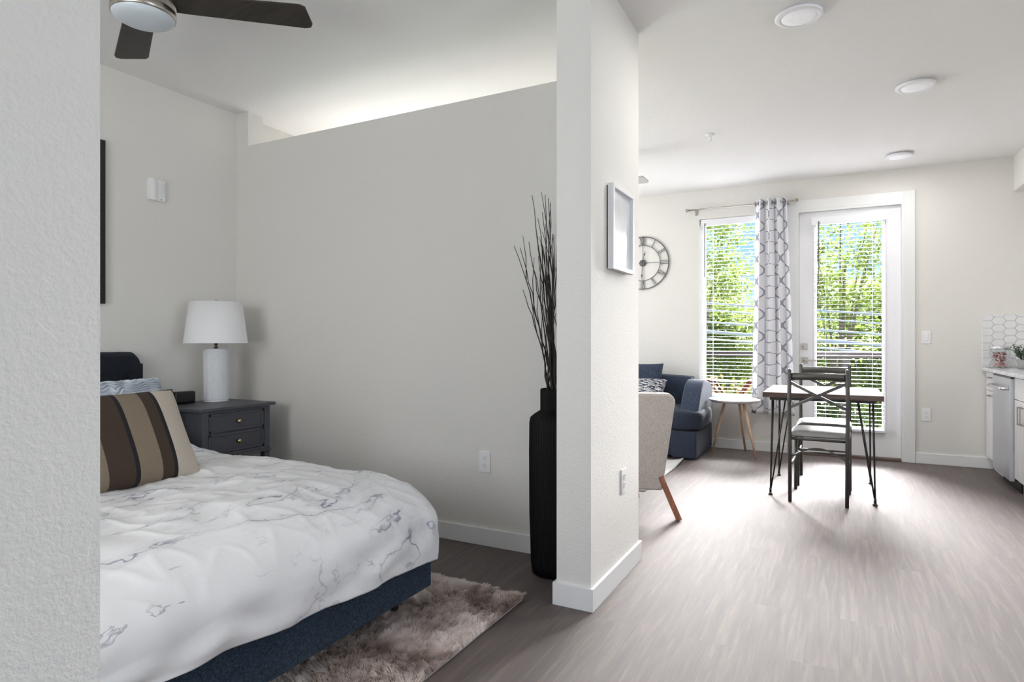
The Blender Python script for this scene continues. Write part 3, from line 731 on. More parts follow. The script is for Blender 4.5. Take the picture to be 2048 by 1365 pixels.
# ------------------------------------------------------------------ nightstand
NX0, NX1, NY0, NY1, NZ = -3.67, -3.19, 2.29, 2.82, .752
t = thing('nightstand', 'charcoal two-drawer nightstand in the corner beside the bed', 'nightstand', ((NX0 + NX1) / 2, (NY0 + NY1) / 2, 0))
a, b = (NX1 - NX0) / 2, (NY1 - NY0) / 2; g = M['grey_paint']
MB().box(-a, a, -b, b, NZ - .02, NZ, bev=.004).build('top', g, t)
bx, by = a - .022, b - .028
m = MB(); m.box(-bx, bx - .02, -by + .006, -by + .02, .44, NZ - .02); m.box(-bx, bx - .02, by - .02, by - .006, .44, NZ - .02); m.box(-bx, -bx + .012, -by, by, .44, NZ - .02)
m.box(bx - .02, bx, -by + .04, by - .04, NZ - .037, NZ - .02); m.box(bx - .02, bx, -by + .04, by - .04, .455, .478); m.box(bx - .02, bx - .004, -by + .04, by - .04, .597, .601); m.box(-bx, bx - .03, -by, by, .455, .465)
m.build('carcass', g, t)
MB().box(-bx, bx + .014, -by - .006, by + .006, .444, .462, bev=.007).build('waist_rail', g, t)
for sx_, sy_ in ((1, 1), (1, -1), (-1, 1), (-1, -1)):
    m = MB(); m.box(sx_ * (bx - .02) - .02, sx_ * (bx - .02) + .02, sy_ * (by - .02) - .02, sy_ * (by - .02) + .02, 0, NZ - .02, bev=.002); m.build('leg', g, t)
for z0, z1 in ((.603, NZ - .039), (.480, .595)):
    m = MB(); y0, y1 = -by + .043, by - .043; m.box(bx - .019, bx - .009, y0, y1, z0, z1)
    for bb in ((y0, y1, z0, z0 + .014), (y0, y1, z1 - .014, z1), (y0, y0 + .014, z0, z1), (y1 - .014, y1, z0, z1)): m.box(bx - .01, bx - .003, *bb, bev=.002)
    dr = m.build('drawer', g, t)
    zc = (z0 + z1) / 2; MB().lathe([(.006, 0), (.006, .014), (.013, .018), (.014, .024), (.010, .029), (0, .031)], (bx - .009, 0, zc), 18, 'X').build('knob', M['brass'], dr)
MB().box(-bx + .01, bx - .01, -by + .01, by - .01, .14, .158, bev=.002).build('shelf', g, t)
# lamp
t = thing('table_lamp', 'white table lamp with a herringbone ceramic base on the nightstand', 'table lamp', (-3.553, 2.66, NZ))


def hbone(a_, h):
    k = a_ / (2 * PI) * 12; tri = abs((k % 1) - .5) * 2
    return .0055 * min(1, abs(((h * 60 + tri * 2.0) % 1) - .5) * 5) if .012 < h < .325 else 0


prof = [(.0, 0), (.074, .0), (.076, .004)] + [(.0715 - .002 * math.sin(i / 150 * PI) - (.0 if i < 146 else (i - 146) * .001), .006 + i * .0022) for i in range(151)] + [(.06, .338), (0, .339)]
MB().lathe(prof, n=300, rf=hbone, cap=False).build('base', M['ceramic'], t)
MB().lathe([(.014, .338), (.012, .35), (.007, .352), (.007, .36), (.012, .365), (.012, .385), (.004, .39), (.004, .64)], n=16).build('neck', M['darkmetal'], t)
MB().lathe([(.19, .373), (.156, .637), (.1545, .637), (.1885, .373), (.19, .373)], n=64, cap=False).build('lamp_shade', M['shade'], t)
m = MB()
for k in range(3): a_ = k * 2 * PI / 3 + .3; m.tube([(0, 0, .632), (.154 * math.cos(a_), .154 * math.sin(a_), .632)], .002, 6)
m.build('spider', M['nickel'], t); MB().lathe([(.006, .634), (.008, .642), (.004, .65), (0, .651)], n=12).build('finial', M['nickel'], t)
t = thing('clock_radio', 'small black clock radio on the nightstand beside the lamp', 'clock', (-3.585, 2.455, NZ), R(-10))
MB().box(-.03, .03, -.064, .064, .001, .077, bev=.01, seg=3).build('case', M['black'], t)
MB().box(.0295, .0312, -.052, .052, .016, .066).build('display', M['blackframe'], t)

# vase with branches
t = thing('floor_vase', 'tall ribbed matt black floor vase beside the pillar', 'vase', (-1.246, 2.825, 0))


def ribs(a_, h): return .0022 * math.cos(a_ * 56)


prof = [(.10, 0), (.112, .004), (.118, .05), (.126, .3), (.1275, .6), (.126, .74), (.121, .765), (.10, .782), (.078, .796), (.072, .80), (.0715, .815), (.0715, .90), (.068, .906), (.062, .906), (.060, .80), (0, .78)]
MB().lathe(prof, n=224, rf=ribs, cap=False).build('vase_body', M['vase'], t)
tips = [(-1.205, 1.74, .05), (-1.33, 1.74, .05), (-1.285, 1.77, -.06), (-1.39, 1.5, .05), (-1.235, 1.66, -.04), (-1.41, 1.40, -.03), (-1.34, 1.57, .0), (-1.491, 1.633, .02), (-1.431, 1.613, -.02), (-1.374, 1.679, .05), (-1.358, 1.868, -.03), (-1.366, 1.769, .04), (-1.303, 1.872, 0), (-1.259, 1.838, -.05), (-1.24, 1.841, .03), (-1.294, 1.688, .06), (-1.358, 1.631, -.06), (-1.22, 1.70, 0), (-1.27, 1.60, -.08), (-1.205, 1.55, .03), (-1.315, 1.45, .05)]
rn = random.Random(5)
for i, (tx, tz, ty) in enumerate(tips):
    bx_, by_ = -1.246 + rn.uniform(-.04, .04), 2.825 + rn.uniform(-.04, .04); pts = []; rr = []; n_ = 14
    ex_, ey_ = tx, 2.83 + ty * 1.2
    midx = -1.246 + (tx + 1.246) * .33
    for k in range(n_ + 1):
        q = k / n_; x = (1 - q) ** 2 * bx_ + 2 * q * (1 - q) * midx + q * q * ex_; y = by_ + (ey_ - by_) * q; z = .79 + (tz - .79) * q
        j = .005 if 0 < k < n_ else 0; pts.append((x + rn.uniform(-j, j), y + rn.uniform(-j, j), z)); rr.append(.0036 * (1 - q) + .0015)
    m = MB(); m.tube(pts, rr, 7)
    for _ in range(2):
        k = rn.randint(5, 11); p = Vector(pts[k]); dd = Vector((rn.uniform(-.05, .03), rn.uniform(-.02, .02), rn.uniform(.12, .26))); m.tube([p, p + dd * .5 + Vector((rn.uniform(-.01, .01), 0, 0)), p + dd], [.0026, .002, .0012], 6)
    o = m.build('branch', M['twig']); tag(o, {7: 'leftmost and most leaning dark bare branch in the floor vase', 8: 'dark bare branch in the floor vase leaning left just inside the outermost one', 10: 'tall dark bare branch of the vase with the left one of the three highest tips'}.get(i, 'thin dark upright bare branch in the middle of the floor vase cluster'), 'branch', 'bare branches in the floor vase')

# shag rug
rn = random.Random(3)
X0, X1, Y0, Y1 = -2.05, -1.235, .2, 2.44
t = thing('shag_rug', 'shaggy beige and brown rug beside the end of the bed', 'rug', (X0, Y0, 0)); 
m = MB(); m.box(0, X1 - X0, 0, Y1 - Y0, .002, .010); m.build('backing', M['beige'], t)
vs = []; fs = []; NB = 105000
for i in range(NB):
    x = rn.uniform(0, X1 - X0); y = rn.uniform(0, Y1 - Y0); wx = x + X0; wy = y + Y0
    if i % 60 == 0: x = X1 - X0 + rn.uniform(-.004, .004)
    elif i % 61 == 0: y = Y1 - Y0 + rn.uniform(-.004, .004)
    an = noise.noise(Vector((x * 3.2, y * 3.2, 0))) * 7 + noise.noise(Vector((x * 22, y * 22, 5))) * 2.2 + rn.uniform(-.5, .5)
    ln_ = .020 + .014 * noise.noise(Vector((x * 9, y * 9, 8))) + rn.uniform(-.004, .006); hz = .024 + .012 * noise.noise(Vector((x * 30, y * 30, 3))) + rn.uniform(-.004, .004)
    ca, sa = math.cos(an), math.sin(an); ww = .0013 + rn.random() * .0008; k = len(vs)
    vs += [(x - sa * ww, y + ca * ww, .009), (x + sa * ww, y - ca * ww, .009), (x + ca * ln_ * .45 + sa * ww, y + sa * ln_ * .45 - ca * ww, .009 + hz * .7), (x + ca * ln_ * .45 - sa * ww, y + sa * ln_ * .45 + ca * ww, .009 + hz * .7), (x + ca * ln_, y + sa * ln_, .009 + hz)]
    fs += [(k, k + 1, k + 2, k + 3), (k + 3, k + 2, k + 4)]
m = MB(); m.add(vs, fs); o = m.build('pile', M['shag'], t, recalc=False); o['kind'] = 'stuff'

# ------------------------------------------------------------------ living area
t = thing('sofa', 'blue fabric sofa with a rolled arm under the wall clock', 'sofa', (-2.2, 6.4, 0))
OX, OY = 2.2, -6.4


def soft(x0, x1, y0, y1, z0, z1, bev, puff=.0, cuts=6):
    """a rounded, slightly puffed cushion box"""
    m = MB(); bm = bmesh.new(); bmesh.ops.create_cube(bm, size=1); bmesh.ops.subdivide_edges(bm, edges=bm.edges[:], cuts=cuts, use_grid_fill=True)
    hx, hy, hz = (x1 - x0) / 2, (y1 - y0) / 2, (z1 - z0) / 2; c = Vector(((x0 + x1) / 2, (y0 + y1) / 2, (z0 + z1) / 2))
    for q in bm.verts:
        p = q.co * 2; P = Vector((p.x * hx, p.y * hy, p.z * hz)); inner = Vector((max(-hx + bev, min(hx - bev, P.x)), max(-hy + bev, min(hy - bev, P.y)), max(-hz + bev, min(hz - bev, P.z))))
        dd = P - inner
        if dd.length > 1e-6: P = inner + dd.normalized() * bev
        P.x += puff * p.x * (1 - p.y ** 2) * (1 - p.z ** 2); P.y += puff * p.y * (1 - p.x ** 2) * (1 - p.z ** 2); P.z += puff * p.z * (1 - p.x ** 2) * (1 - p.y ** 2); q.co = c + P
    bm.verts.index_update(); m.add([q.co[:] for q in bm.verts], [[q.index for q in f.verts] for f in bm.faces], True); bm.free(); return m


MB().box(-3.35 + OX, -1.40 + OX, 6.02 + OY, 6.80 + OY, .03, .28, bev=.02).build('base', M['sofa'], t)
MB().box(-1.43 + OX, -1.195 + OX, 5.985 + OY, 6.80 + OY, .02, .275, bev=.012).build('arm_base', M['sofa'], t)
soft(-2.31 + OX, -1.175 + OX + .02, 5.97 + OY, 6.62 + OY, .28, .475, .05, .015).build('seat_cushion', M['sofa'], t)
soft(-3.40 + OX, -2.32 + OX, 5.97 + OY, 6.62 + OY, .28, .475, .05, .015).build('seat_cushion', M['sofa'], t)
# rolled arm: profile in YZ swept along X
pr = [(6.80, .30), (6.80, .66), (6.72, .70)] + [(6.44 - (i / 10) * .38, .748 - .27 * (1 - math.cos(i / 10 * PI / 2)) ** 1.25) for i in range(11)] + [(6.05, .46), (6.05, .30)]
m = MB(); m.prism([(a_ + OY, b_) for a_, b_ in pr], -1.365 + OX, -1.19 + OX, 'YZ', None, .018); m.build('arm', M['sofa_light'], t)
m = MB(); m.prism([(a_ + OY, b_) for a_, b_ in pr], -3.55 + OX, -3.40 + OX, 'YZ', None, .018); m.build('arm', M['sofa'], t)
soft(-3.42 + OX, -1.37 + OX, 6.62 + OY, 6.84 + OY, .20, .768, .045, .01).build('backrest', M['sofa_light'], t)
for x in (-3.3, -1.3):
    for y in (6.08, 6.72): MB().box(x - .03 + OX, x + .03 + OX, y - .03 + OY, y + .03 + OY, 0, .035).build('leg', M['near_black'], t)
o = pillow_mb(.46, .40, .15).build('throw_pillow', M['sofa_light']); tag(o, 'plain blue throw pillow standing tall against the sofa backrest', 'pillow'); lean(o, (-1.885, 6.555, .700), R(-14), R(-4))
o = pillow_mb(.44, .34, .14).build('throw_pillow', M['scribble']); tag(o, 'navy throw pillow with broken white lines lying on the sofa seat', 'pillow'); lean(o, (-1.80, 6.33, .60), R(-38), R(-6))
# pale rug
m = MB(); nseg = 30


def rugf(u, v):
    x = -3.3 + u * 2.0; y = 4.62 + v * 1.30; z = .009 + (.028 * max(0, (u - .93) / .07) ** 2 * max(0, (v - .75) / .25)); return (x, y, z)


m.grid(rugf, 60, 30); o = m.build('area_rug', M['rug2'], recalc=False); o.modifiers.new('t', 'SOLIDIFY').thickness = .007; tag(o, 'pale flat rug in front of the blue sofa with a lifted corner', 'rug')

# armchair, back to camera
t = thing('armchair', 'oatmeal fabric armchair with splayed walnut legs, back turned', 'armchair', (-1.345, 3.88, 0), R(21))
m = MB(); pr = []
zt, zb, wt, wb = .803, .185, .43, .35
pr = [(-wb, zb), (wb, zb - .0)] + [(wt - .05 + .05 * math.cos(q), zt - .055 + .055 * math.sin(q)) for q in [k * PI / 12 for k in range(7)]] + [(-(wt - .05) + .05 * math.cos(q), zt - .055 + .055 * math.sin(q)) for q in [PI / 2 + k * PI / 12 for k in range(7)]]
m.prism(pr, -.05, .055, 'XZ', None, .012); m.build('backrest', M['beige'], t)
for sx_ in (-1, 1):
    m = MB(); x0, x1 = (sx_ * .33, sx_ * .27); m.prism([(.05, .20), (.62, .22), (.62, .52), (.50, .57), (.05, .62)], min(x0, x1), max(x0, x1), 'YZ', None, .012); m.build('arm', M['beige'], t)
MB().box(-.27, .27, .05, .60, .20, .30, bev=.01).build('seat_base', M['beige'], t); soft(-.27, .27, .05, .64, .30, .43, .04, .015).build('seat_cushion', M['beige'], t)
for sx_ in (-1, 1):
    m = MB(); m.bar((sx_ * .315, -.02, .33), (sx_ * .452, -.06, .004), .036, .046, up=(0, 1, 0), bev=.004); m.build('leg', M['leg_wood'], t)
    m = MB(); m.bar((sx_ * .20, .46, .24), (sx_ * .235, .50, .003), .032, .038, up=(0, 1, 0), bev=.004); m.build('leg', M['leg_wood'], t)

# side table
t = thing('side_table', 'round white side table on three pale wooden legs under the window', 'side table', (-.93, 6.53, 0))
MB().lathe([(0, .528), (.225, .528), (.243, .545), (.245, .553), (.242, .556), (.236, .553), (0, .553)], n=64, cap=False).build('top', M['white'], t)
MB().lathe([(.05, .508), (.05, .529), (0, .529)], n=24).build('bracket', M['white'], t)
for (fx, fy) in ((-1.143, 6.501), (-.859, 6.775), (-.715, 6.399)):
    dx, dy = fx + .93, fy - 6.53; m = MB(); m.tube([(dx * .42, dy * .42, .53), (dx, dy, .002)], [.015, .0095], 14); m.build('leg', M['pale_wood'], t)

# dining table
t = thing('dining_table', 'small wooden dining table on black hairpin legs by the balcony door', 'table', (-.12, 5.335, 0))
MB().box(-.385, .385, -.415, .415, .725, .762, bev=.003).build('table_top', M['table_top'], t)
MB().box(-.34, .34, -.365, .365, .706, .725).build('apron', M['blackmetal'], t)
for sx_ in (-1, 1):
    for sy_ in (-1, 1):
        m = MB(); ft = Vector((sx_ * .335, sy_ * .365, .022)); ax = [Vector((sx_ * .325, sy_ * .35, .705)), Vector((sx_ * .325 - sx_ * .0, sy_ * .35 - sy_ * .11, .705)), Vector((sx_ * .325 - sx_ * .09, sy_ * .35, .705))]
        for p in ax: m.tube([p, ft + (p - ft).normalized() * .02], .0055, 8)
        m.box(min(sx_ * .34, sx_ * .22), max(sx_ * .34, sx_ * .22), min(sy_ * .36, sy_ * .22), max(sy_ * .36, sy_ * .22), .701, .706)
        m.tube([ft + Vector((0, 0, .03)), ft - Vector((0, 0, .002))], .009, 10); lg = m.build('leg', M['blackmetal'], t)
        MB().lathe([(.014, .001), (.017, .006), (.010, .013), (.006, .022)], (ft.x, ft.y, 0), 16).build('foot_cap', M['black'], lg)


# dining chair: origin at middle of seat on floor, backrest toward -Y
def chair(label, loc, rz):
    t = thing('dining_chair', label, 'chair', loc, rz, 'metal dining chairs'); W2 = .180; mt = M['darkmetal']
    for s_ in (-1, 1):
        m = MB(); m.tube([(s_ * .178, -.215, .002), (s_ * .180, -.205, .45), (s_ * .183, -.215, .70), (s_ * .180, -.235, .935), (s_ * .180, -.236, .944)], [.0125, .0135, .0135, .0135, .006], 12); m.build('back_post', mt, t)
        m = MB(); m.tube([(s_ * .178, .195, .455), (s_ * .180, .205, .002)], .0115, 12); m.build('front_leg', mt, t)
    m = MB(); m.grid(lambda u, v: ((u - .5) * .345, -.226 - .035 * math.cos((u - .5) * PI) , .862 + v * .05 + .006 * math.cos((u - .5) * PI)), 24, 2, True)
    o = m.build('top_rail', mt, t, recalc=False); o.modifiers.new('t', 'SOLIDIFY').thickness = .010
    def arc(x0, z0, x1, z1):
        return [(x0 + (x1 - x0) * k / 12, -.222 - .028 * math.sin(((x0 + (x1 - x0) * k / 12) / .35 + .5) * PI), z0 + (z1 - z0) * k / 12) for k in range(13)]
    def strip(pts, w2, th):
        m_ = MB(); vs = []; n = len(pts)
        for (x, y, z) in pts:
            for (dy, dz) in ((-th, -w2), (-th, w2), (th, w2), (th, -w2)): vs.append((x, y + dy, z + dz))
        fs = [(4 * i + k, 4 * i + (k + 1) % 4, 4 * i + 4 + (k + 1) % 4, 4 * i + 4 + k) for i in range(n - 1) for k in range(4)] + [(0, 1, 2, 3), (4 * n - 4, 4 * n - 3, 4 * n - 2, 4 * n - 1)]
        return m_.add(vs, fs)
    strip(arc(-.172, .845, .172, .672), .011, .005).build('cross_brace', mt, t)
    strip(arc(.172, .845, -.172, .672), .011, .0045).build('cross_brace', mt, t)
    m = MB(); m.tube([(-.183, -.20, .448), (.183, -.20, .448), (.186, .20, .448), (-.186, .20, .448), (-.183, -.20, .448)], .010, 8); m.build('seat_frame', mt, t)
    def seatf(sg): 
        return lambda u, v: ((u * 2 - 1) * (.197 + .0 * v) * (1 - .04 * (2 * v - 1) ** 4), (v * 2 - 1) * .205 * (1 - .04 * (2 * u - 1) ** 4) + .005, .470 + sg * .028 * (max(0, (1 - (u * 2 - 1) ** 6) * (1 - (v * 2 - 1) ** 6)) ** .4) * (1.25 if sg > 0 else .6))
    m = MB(); m.grid(seatf(1), 28, 28); m.grid(seatf(-1), 28, 28); m.build('seat', M['seat_pad'], t)
    m = MB(); m.tube([(-.178, -.208, .255), (-.180, .2, .255)], .007, 8); m.tube([(.178, -.208, .255), (.180, .2, .255)], .007, 8); m.tube([(-.18, .2, .29), (.18, .2, .29)], .007, 8); m.tube([(-.178, -.208, .33), (.178, -.208, .33)], .006, 8) if False else None
    m.tube([(-.178 + .356 * k / 14, -.208 + .0 * k, .315 + .075 * math.sin(k / 14 * PI) * 1.0) for k in range(15)], .0055, 8)
    m.build('stretchers', mt, t)
    return t


c1 = chair('black metal cross-back dining chair tucked under the near side of the table', (-.128, 5.025, 0), R(-2))
dup(c1, (-.112, 5.58, 0), R(180), 'black metal cross-back dining chair on the window side of the table')

# ------------------------------------------------------------------ kitchen
FX = 1.150; KW = 1.655


def cab(label, y0, y1, fronts, toe=True):
    t = thing('base_cabinet', label, 'cabinet', (FX, (y0 + y1) / 2, 0)); h = (y1 - y0) / 2
    m = MB(); m.box(.018, KW - FX, -h, h, .10, .868); m.box(.055, KW - FX, -h, h, 0, .10); m.build('carcass', M['cabinet'], t)
    for nm, a0, a1, z0, z1, hd in fronts:
        o = MB().box(0, .018, -h + a0 + .0015, -h + a1 - .0015, z0, z1, bev=.0015).build(nm, M['cabinet'], t)
        if hd:
            kind, yc, zc, L = hd; m = MB(); yc -= h
            if kind == 'v': m.box(-.030, -.022, yc - .005, yc + .005, zc - L / 2, zc + L / 2, bev=.001); m.box(-.024, 0, yc - .004, yc + .004, zc - L / 2, zc - L / 2 + .01); m.box(-.024, 0, yc - .004, yc + .004, zc + L / 2 - .01, zc + L / 2)
            else: m.box(-.030, -.022, yc - L / 2, yc + L / 2, zc - .005, zc + .005, bev=.001); m.box(-.024, 0, yc - L / 2, yc - L / 2 + .01, zc - .004, zc + .004); m.box(-.024, 0, yc + L / 2 - .01, yc + L / 2, zc - .004, zc + .004)
            m.build('handle', M['nickel'], o)
    return t


cab('narrow white base cabinet between the wall and the dishwasher', 6.46, 6.862, [('drawer', 0, .402, .705, .862, ('h', .20, .82, .1)), ('door', 0, .402, .115, .70, ('h', .20, .665, .1))])
cab('white base cabinet with paired doors on the camera side of the dishwasher', 5.0, 5.855, [('drawer', 0, .4275, .705, .862, None), ('drawer', .4275, .855, .705, .862, None), ('door', 0, .6, .115, .70, ('v', .565, .60, .13)), ('door', .6, .855, .115, .70, ('v', .635, .60, .13))])
t = thing('dishwasher', 'stainless steel dishwasher with a bar handle under the counter', 'dishwasher', (1.125, 6.158, 0))
MB().box(0, .03, -.298, .298, .085, .855, bev=.004).build('door', M['steel'], t)
MB().box(.03, .52, -.298, .298, .09, .862).build('tub', M['darkmetal'], t); MB().box(.07, .5, -.29, .29, 0, .09).build('toe_panel', M['black'], t)
MB().box(.004, .05, -.296, .296, .856, .866).build('control_strip', M['black'], t)
m = MB(); m.tube([(-.0, -.25, .775), (-.028, -.245, .775), (-.042, -.2, .775), (-.048, 0, .775), (-.042, .2, .775), (-.028, .245, .775), (0, .25, .775)], .0125, 12); m.build('handle', M['chrome'], t)
o = MB().box(1.118, KW, 5.0, 6.862, .871, .900, bev=.004).build('countertop', M['counter']); tag(o, 'white veined stone countertop along the kitchen run', 'countertop')
t = thing('tile_backsplash', 'white elongated hexagon tile backsplash on the wall above the counter', 'backsplash', (1.12, WY, .905))
MB().box(0, KW - 1.12, -.004, -.0, 0, .466).build('grout_bed', M['grout'], t)
m = MB(); tw, th_, pt = .105, .066, .022; row = 0; z = -.02
while z < .47:
    x = -.10 + (tw - pt if row % 2 else 0)
    while x < .6:
        pts = [(x, z + th_ / 2), (x + pt, z), (x + tw - pt, z), (x + tw, z + th_ / 2), (x + tw - pt, z + th_), (x + pt, z + th_)]
        cl = [(min(.534, max(.002, a_)), min(.464, max(.001, b_))) for a_, b_ in pts]; ux = []
        for q in cl:
            if not ux or (abs(q[0] - ux[-1][0]) + abs(q[1] - ux[-1][1])) > .002: ux.append(q)
        ar = abs(sum(ux[i][0] * ux[(i + 1) % len(ux)][1] - ux[(i + 1) % len(ux)][0] * ux[i][1] for i in range(len(ux)))) / 2
        if ar > 2e-4:
            cxx = sum(q[0] for q in ux) / len(ux); czz = sum(q[1] for q in ux) / len(ux); n = len(ux)
            f1 = [(cxx + (a_ - cxx) * .975, -.004, czz + (b_ - czz) * .965) for a_, b_ in ux]; f2 = [(cxx + (a_ - cxx) * .93, -.011, czz + (b_ - czz) * .90) for a_, b_ in ux]
            m.add(f1 + f2, [(i, (i + 1) % n, n + (i + 1) % n, n + i) for i in range(n)] + [tuple(range(n, 2 * n))])
        x += tw + (tw - 2 * pt)
        x += 0
    z += th_ / 2; row += 1
    if row % 2: pass
# shift alternate rows properly by half the period
m.build('tiles', M['tile'], t)
# candy jar
t = thing('candy_jar', 'hourglass glass jar of wrapped candy with a metal lid on the counter', 'jar', (1.225, 6.745, .901))
prof = [(0, .001), (.068, .001), (.075, .01), (.074, .035), (.062, .062), (.054, .078), (.060, .095), (.073, .115), (.074, .135), (.066, .152), (.064, .165)]
MB().lathe(prof, n=40, cap=False).build('glass', M['glass'], t)
MB().lathe([(.070, .160), (.072, .162), (.072, .186), (.066, .190), (0, .190)], n=40).build('lid', M['steel'], t)
m = MB(); rn = random.Random(9)
for i in range(150):
    z = rn.uniform(.012, .135); rmax = (.060 if z < .04 else .048 if z < .095 else .052) - .006; a_ = rn.uniform(0, 2 * PI); r_ = rmax * math.sqrt(rn.random()); q = Vector((r_ * math.cos(a_), r_ * math.sin(a_), z)); dd = Vector((rn.uniform(-1, 1), rn.uniform(-1, 1), rn.uniform(-1, 1))).normalized()
    m.tube([q - dd * .009, q - dd * .005, q, q + dd * .005, q + dd * .009], [.0055, .0015, .0045, .0015, .0055][::1], 6)
o = m.build('candy', M['candy'], t); o['kind'] = 'stuff'
# potted plant
t = thing('potted_plant', 'small leafy green plant in a grey pot on the counter', 'plant', (1.365, 6.60, .901))
MB().lathe([(.04, 0), (.046, .005), (.054, .08), (.050, .08), (.045, .07), (0, .07)], n=32, cap=False).build('pot', M['deck'], t)
m = MB(); ms = MB(); rn = random.Random(11)
for i in range(60):
    a_ = rn.uniform(0, 2 * PI); rr = rn.uniform(.03, .105); top = Vector((rr * math.cos(a_), rr * math.sin(a_), .075 + rn.uniform(.03, .115) * (1 - rr * 2.2) + .02)); b0 = Vector((.02 * math.cos(a_), .02 * math.sin(a_), .07)); ms.tube([b0, (b0 + top) / 2 + Vector((0, 0, .015)), top], .001, 5)
    for k in range(9):
        q = .35 + .65 * k / 8; p = b0.lerp(top, q) + Vector((0, 0, .01)); dd = Vector((rn.uniform(-1, 1), rn.uniform(-1, 1), rn.uniform(-.4, .8))).normalized(); sd = dd.cross(Vector((rn.random(), rn.random(), rn.random()))).normalized(); L = .017
        m.add([p, p + dd * L * .5 + sd * L * .35, p + dd * L, p + dd * L * .5 - sd * L * .35], [(0, 1, 2, 3)])
ms.build('stems', M['leafP'], t); m.build('leaves', M['leafP'], t, recalc=False)

# ------------------------------------------------------------------ outside
struct(MB().box(-60, 60, 9.0, 130, -3.2, -3.0).build('ground_lawn', M['lawn']))
struct(MB().box(-3.8, 2.2, 7.04, 8.5, -.22, -.02).build('balcony_floor', M['balcony']))
t = thing('balcony_railing', 'dark brown balcony railing with thin pickets beyond the door', 'railing', (0, 8.4, -.02))
MB().box(-3.8, 2.2, -.045, .045, .95, 1.015, bev=.004).build('top_rail', M['rail'], t)
MB().box(-3.8, 2.2, -.02, .02, .10, .14).build('bottom_rail', M['rail'], t)
for x in (-3.6, -1.75, .066, 1.9): MB().box(x - .042, x + .042, -.042, .042, 0, .95).build('post', M['rail'], t)
m = MB(); x = -3.5
while x < 2.1: m.tube([(x, 0, .12), (x, 0, .96)], .0045, 6); x += .105
m.build('pickets', M['rail'], t)
t = thing('folding_stool', 'dark red folding stool with crossed legs on the balcony', 'stool', (-1.17, 7.9, -.02))
for y in (-.16, .16):
    for s_ in (-1, 1): m = MB(); m.bar((-s_ * .23, y + s_ * .012, .002), (s_ * .23, y + s_ * .012, .68), .024, .045, up=(0, 1, 0), bev=.003); m.build('leg', M['redwood'], t)
for s_ in (-1, 1): MB().bar((s_ * .23, -.19, .68), (s_ * .23, .19, .68), .03, .03).build('seat_bar', M['redwood'], t)
MB().grid(lambda u, v: ((u - .5) * .46, (v - .5) * .34, .678 - .012 * math.sin(u * PI)), 16, 4).build('sling_seat', M['blackframe'], t)

rt = random.Random(21)


def tree_mesh(crown_r, crown_h, nl, seed, leaf, clusters):
    rn = random.Random(seed); vs = []; fs = []
    cs_ = []
    for _ in range(clusters):
        a_ = rn.uniform(0, 2 * PI); ph = math.acos(rn.uniform(-.8, 1)); rr = rn.uniform(.45, 1) ; cs_.append(Vector((crown_r * rr * math.sin(ph) * math.cos(a_), crown_r * rr * math.sin(ph) * math.sin(a_), crown_h / 2 * rr * math.cos(ph))))
    for i in range(nl):
        c = cs_[rn.randrange(clusters)]; s_ = crown_r * .17; p = c + Vector((rn.gauss(0, s_), rn.gauss(0, s_), rn.gauss(0, s_ * .7))); d = Vector((rn.gauss(0, 1), rn.gauss(0, 1), rn.gauss(-.2, .6))).normalized(); q = d.cross(Vector((rn.gauss(0, 1), rn.gauss(0, 1), rn.gauss(0, 1)))).normalized(); L = leaf * rn.uniform(.7, 1.3); k = len(vs)
        vs += [p, p + d * L * .45 + q * L * .30, p + d * L, p + d * L * .45 - q * L * .30]; fs.append((k, k + 1, k + 2, k + 3))
    return vs, fs, cs_


def make_tree(name, label, cat, loc, cr, ch, trunk, nl, seed, leaf, mat, clusters=46, group='trees beyond the balcony'):
    t = thing(name, label, cat, loc, 0, group); vs, fs, cs_ = tree_mesh(cr, ch, nl, seed, leaf, clusters)
    top = trunk + ch / 2
    m = MB(); m.add([v + Vector((0, 0, top)) for v in map(Vector, vs)], fs); m.build('crown', mat, t, recalc=False)
    m = MB(); m.tube([(0, 0, 0), (.1, 0, trunk * .5), (0, .1, trunk), (.1, 0, top)], [.11, .09, .07, .03], 8)
    for c in cs_[:9]: m.tube([(0, 0, trunk * .8), (c.x * .5, c.y * .5, trunk * .8 + (c.z + top - trunk * .8) * .6), (c.x, c.y, c.z + top)], [.03, .02, .006], 5)
    m.build('trunk', M['bark'], t); return t


A1 = make_tree('leafy_tree', 'bright green leafy tree filling the left window blind', 'tree', (-3.7, 21.5, -3), 1.75, 5.0, .9, 30000, 1, .105, M['leafA'], 90)
B1 = make_tree('leafy_tree', 'deep green tree between the window and door views', 'tree', (-1.3, 28.5, -3), 2.1, 5.6, 1.0, 30000, 2, .12, M['leafB'], 90)
D1 = make_tree('leafy_tree', 'tall loose tree with sky showing through its crown, seen through the door', 'tree', (.0, 15.4, -3), 1.3, 4.8, 3.4, 10000, 3, .09, M['leafA'], 70)
dup(A1, (.95, 21.5, -3), 2.0, 'bright green leafy tree filling the middle of the door glass')
dup(B1, (-7.0, 28, -3), 1.0, 'deep green tree at the left end of the row')
dup(B1, (4.4, 28, -3), 3.0, 'deep green tree in front of the pale house wall')
dup(D1, (-3.1, 15.6, -3), 2.4, 'tall loose tree with sky showing through its crown, seen through the left window')
S1 = make_tree('flowering_shrub', 'yellow-green flowering shrub just outside the window behind the railing', 'shrub', (-2.0, 11.2, -3), .85, 2.3, 1.35, 4200, 6, .10, M['leafC'], 30, 'shrubs behind the railing')
dup(S1, (-3.6, 13.4, -3), 1.2, 'yellow-green shrub farther back at the left edge of the window')
H1 = make_tree('dense_shrub', 'dense green shrub behind the railing post', 'shrub', (-.4, 13.0, -3), .9, 2.6, 1.0, 5200, 8, .12, M['leafB'], 34, 'shrubs behind the railing')
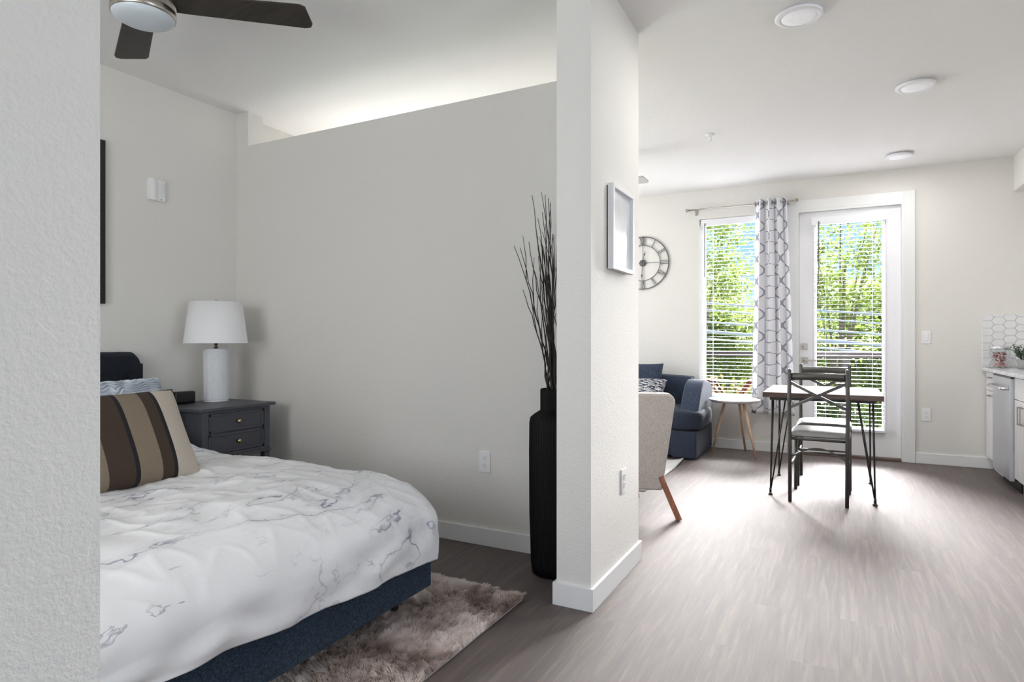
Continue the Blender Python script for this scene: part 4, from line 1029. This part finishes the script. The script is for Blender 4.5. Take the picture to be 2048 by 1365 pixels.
dup(H1, (1.7, 13.6, -3), 2.2, 'dense green shrub at the right of the door glass')
rn = random.Random(31); vs = []; fs = []
for i in range(60000):
    x = rn.uniform(-26, 22); hgt = 5.6 + 1.1 * noise.noise(Vector((x * .35, 0, 0))) + .6 * noise.noise(Vector((x * 1.3, 3, 0))); p = Vector((x, 42 + rn.gauss(0, .8), -3 + hgt * rn.random() ** .8)); d = Vector((rn.gauss(0, 1), rn.gauss(0, 1), rn.gauss(0, .7))).normalized(); q = d.cross(Vector((rn.gauss(0, 1), rn.gauss(0, 1), rn.gauss(0, 1)))).normalized(); L = .42; k = len(vs)
    vs += [p, p + d * L * .45 + q * L * .35, p + d * L, p + d * L * .45 - q * L * .35]; fs.append((k, k + 1, k + 2, k + 3))
m = MB(); m.add(vs, fs); o = m.build('distant_woodland', M['leafB'], recalc=False); o['kind'] = 'stuff'; tag(o, 'band of distant green woodland behind the garden trees', 'woodland')
# pale house
t = thing('distant_house', 'pale house with a grey gabled roof between the trees', 'house', (3.6, 34, -3))
MB().box(-3, 3, -2.5, 2.5, 0, 3.6).build('walls', M['house'], t)
MB().prism([(-3.3, 3.6), (3.3, 3.6), (0, 5.5)], -2.8, 2.8, 'XZ').build('roof', M['roof'], t)
MB().box(-.5, .5, -2.55, -2.5, 1.4, 2.6).build('window', M['roof'], t)
# cables
for i, (z0, z1, r_, y) in enumerate(((2.17, 1.52, .020, 13), (2.06, 1.35, .016, 13.2), (1.77, 1.18, .022, 13.4), (1.57, .98, .034, 12.6), (1.43, .84, .018, 12.8))):
    m = MB(); m.tube([(-9 + k * .9, y, z0 + (z1 - z0) * (k * .9 - 4) / 7 - .05 * math.sin(k / 20 * PI)) for k in range(21)], r_, 8); o = m.build('utility_cable', M['cable'])
    tag(o, ['highest of the pale utility cables crossing the trees', 'thin utility cable just under the highest one', 'utility cable in the middle of the five crossing the trees', 'thickest white utility cable crossing the trees', 'lowest utility cable crossing the trees just above the railing'][i], 'cable', 'utility cables beyond the balcony')
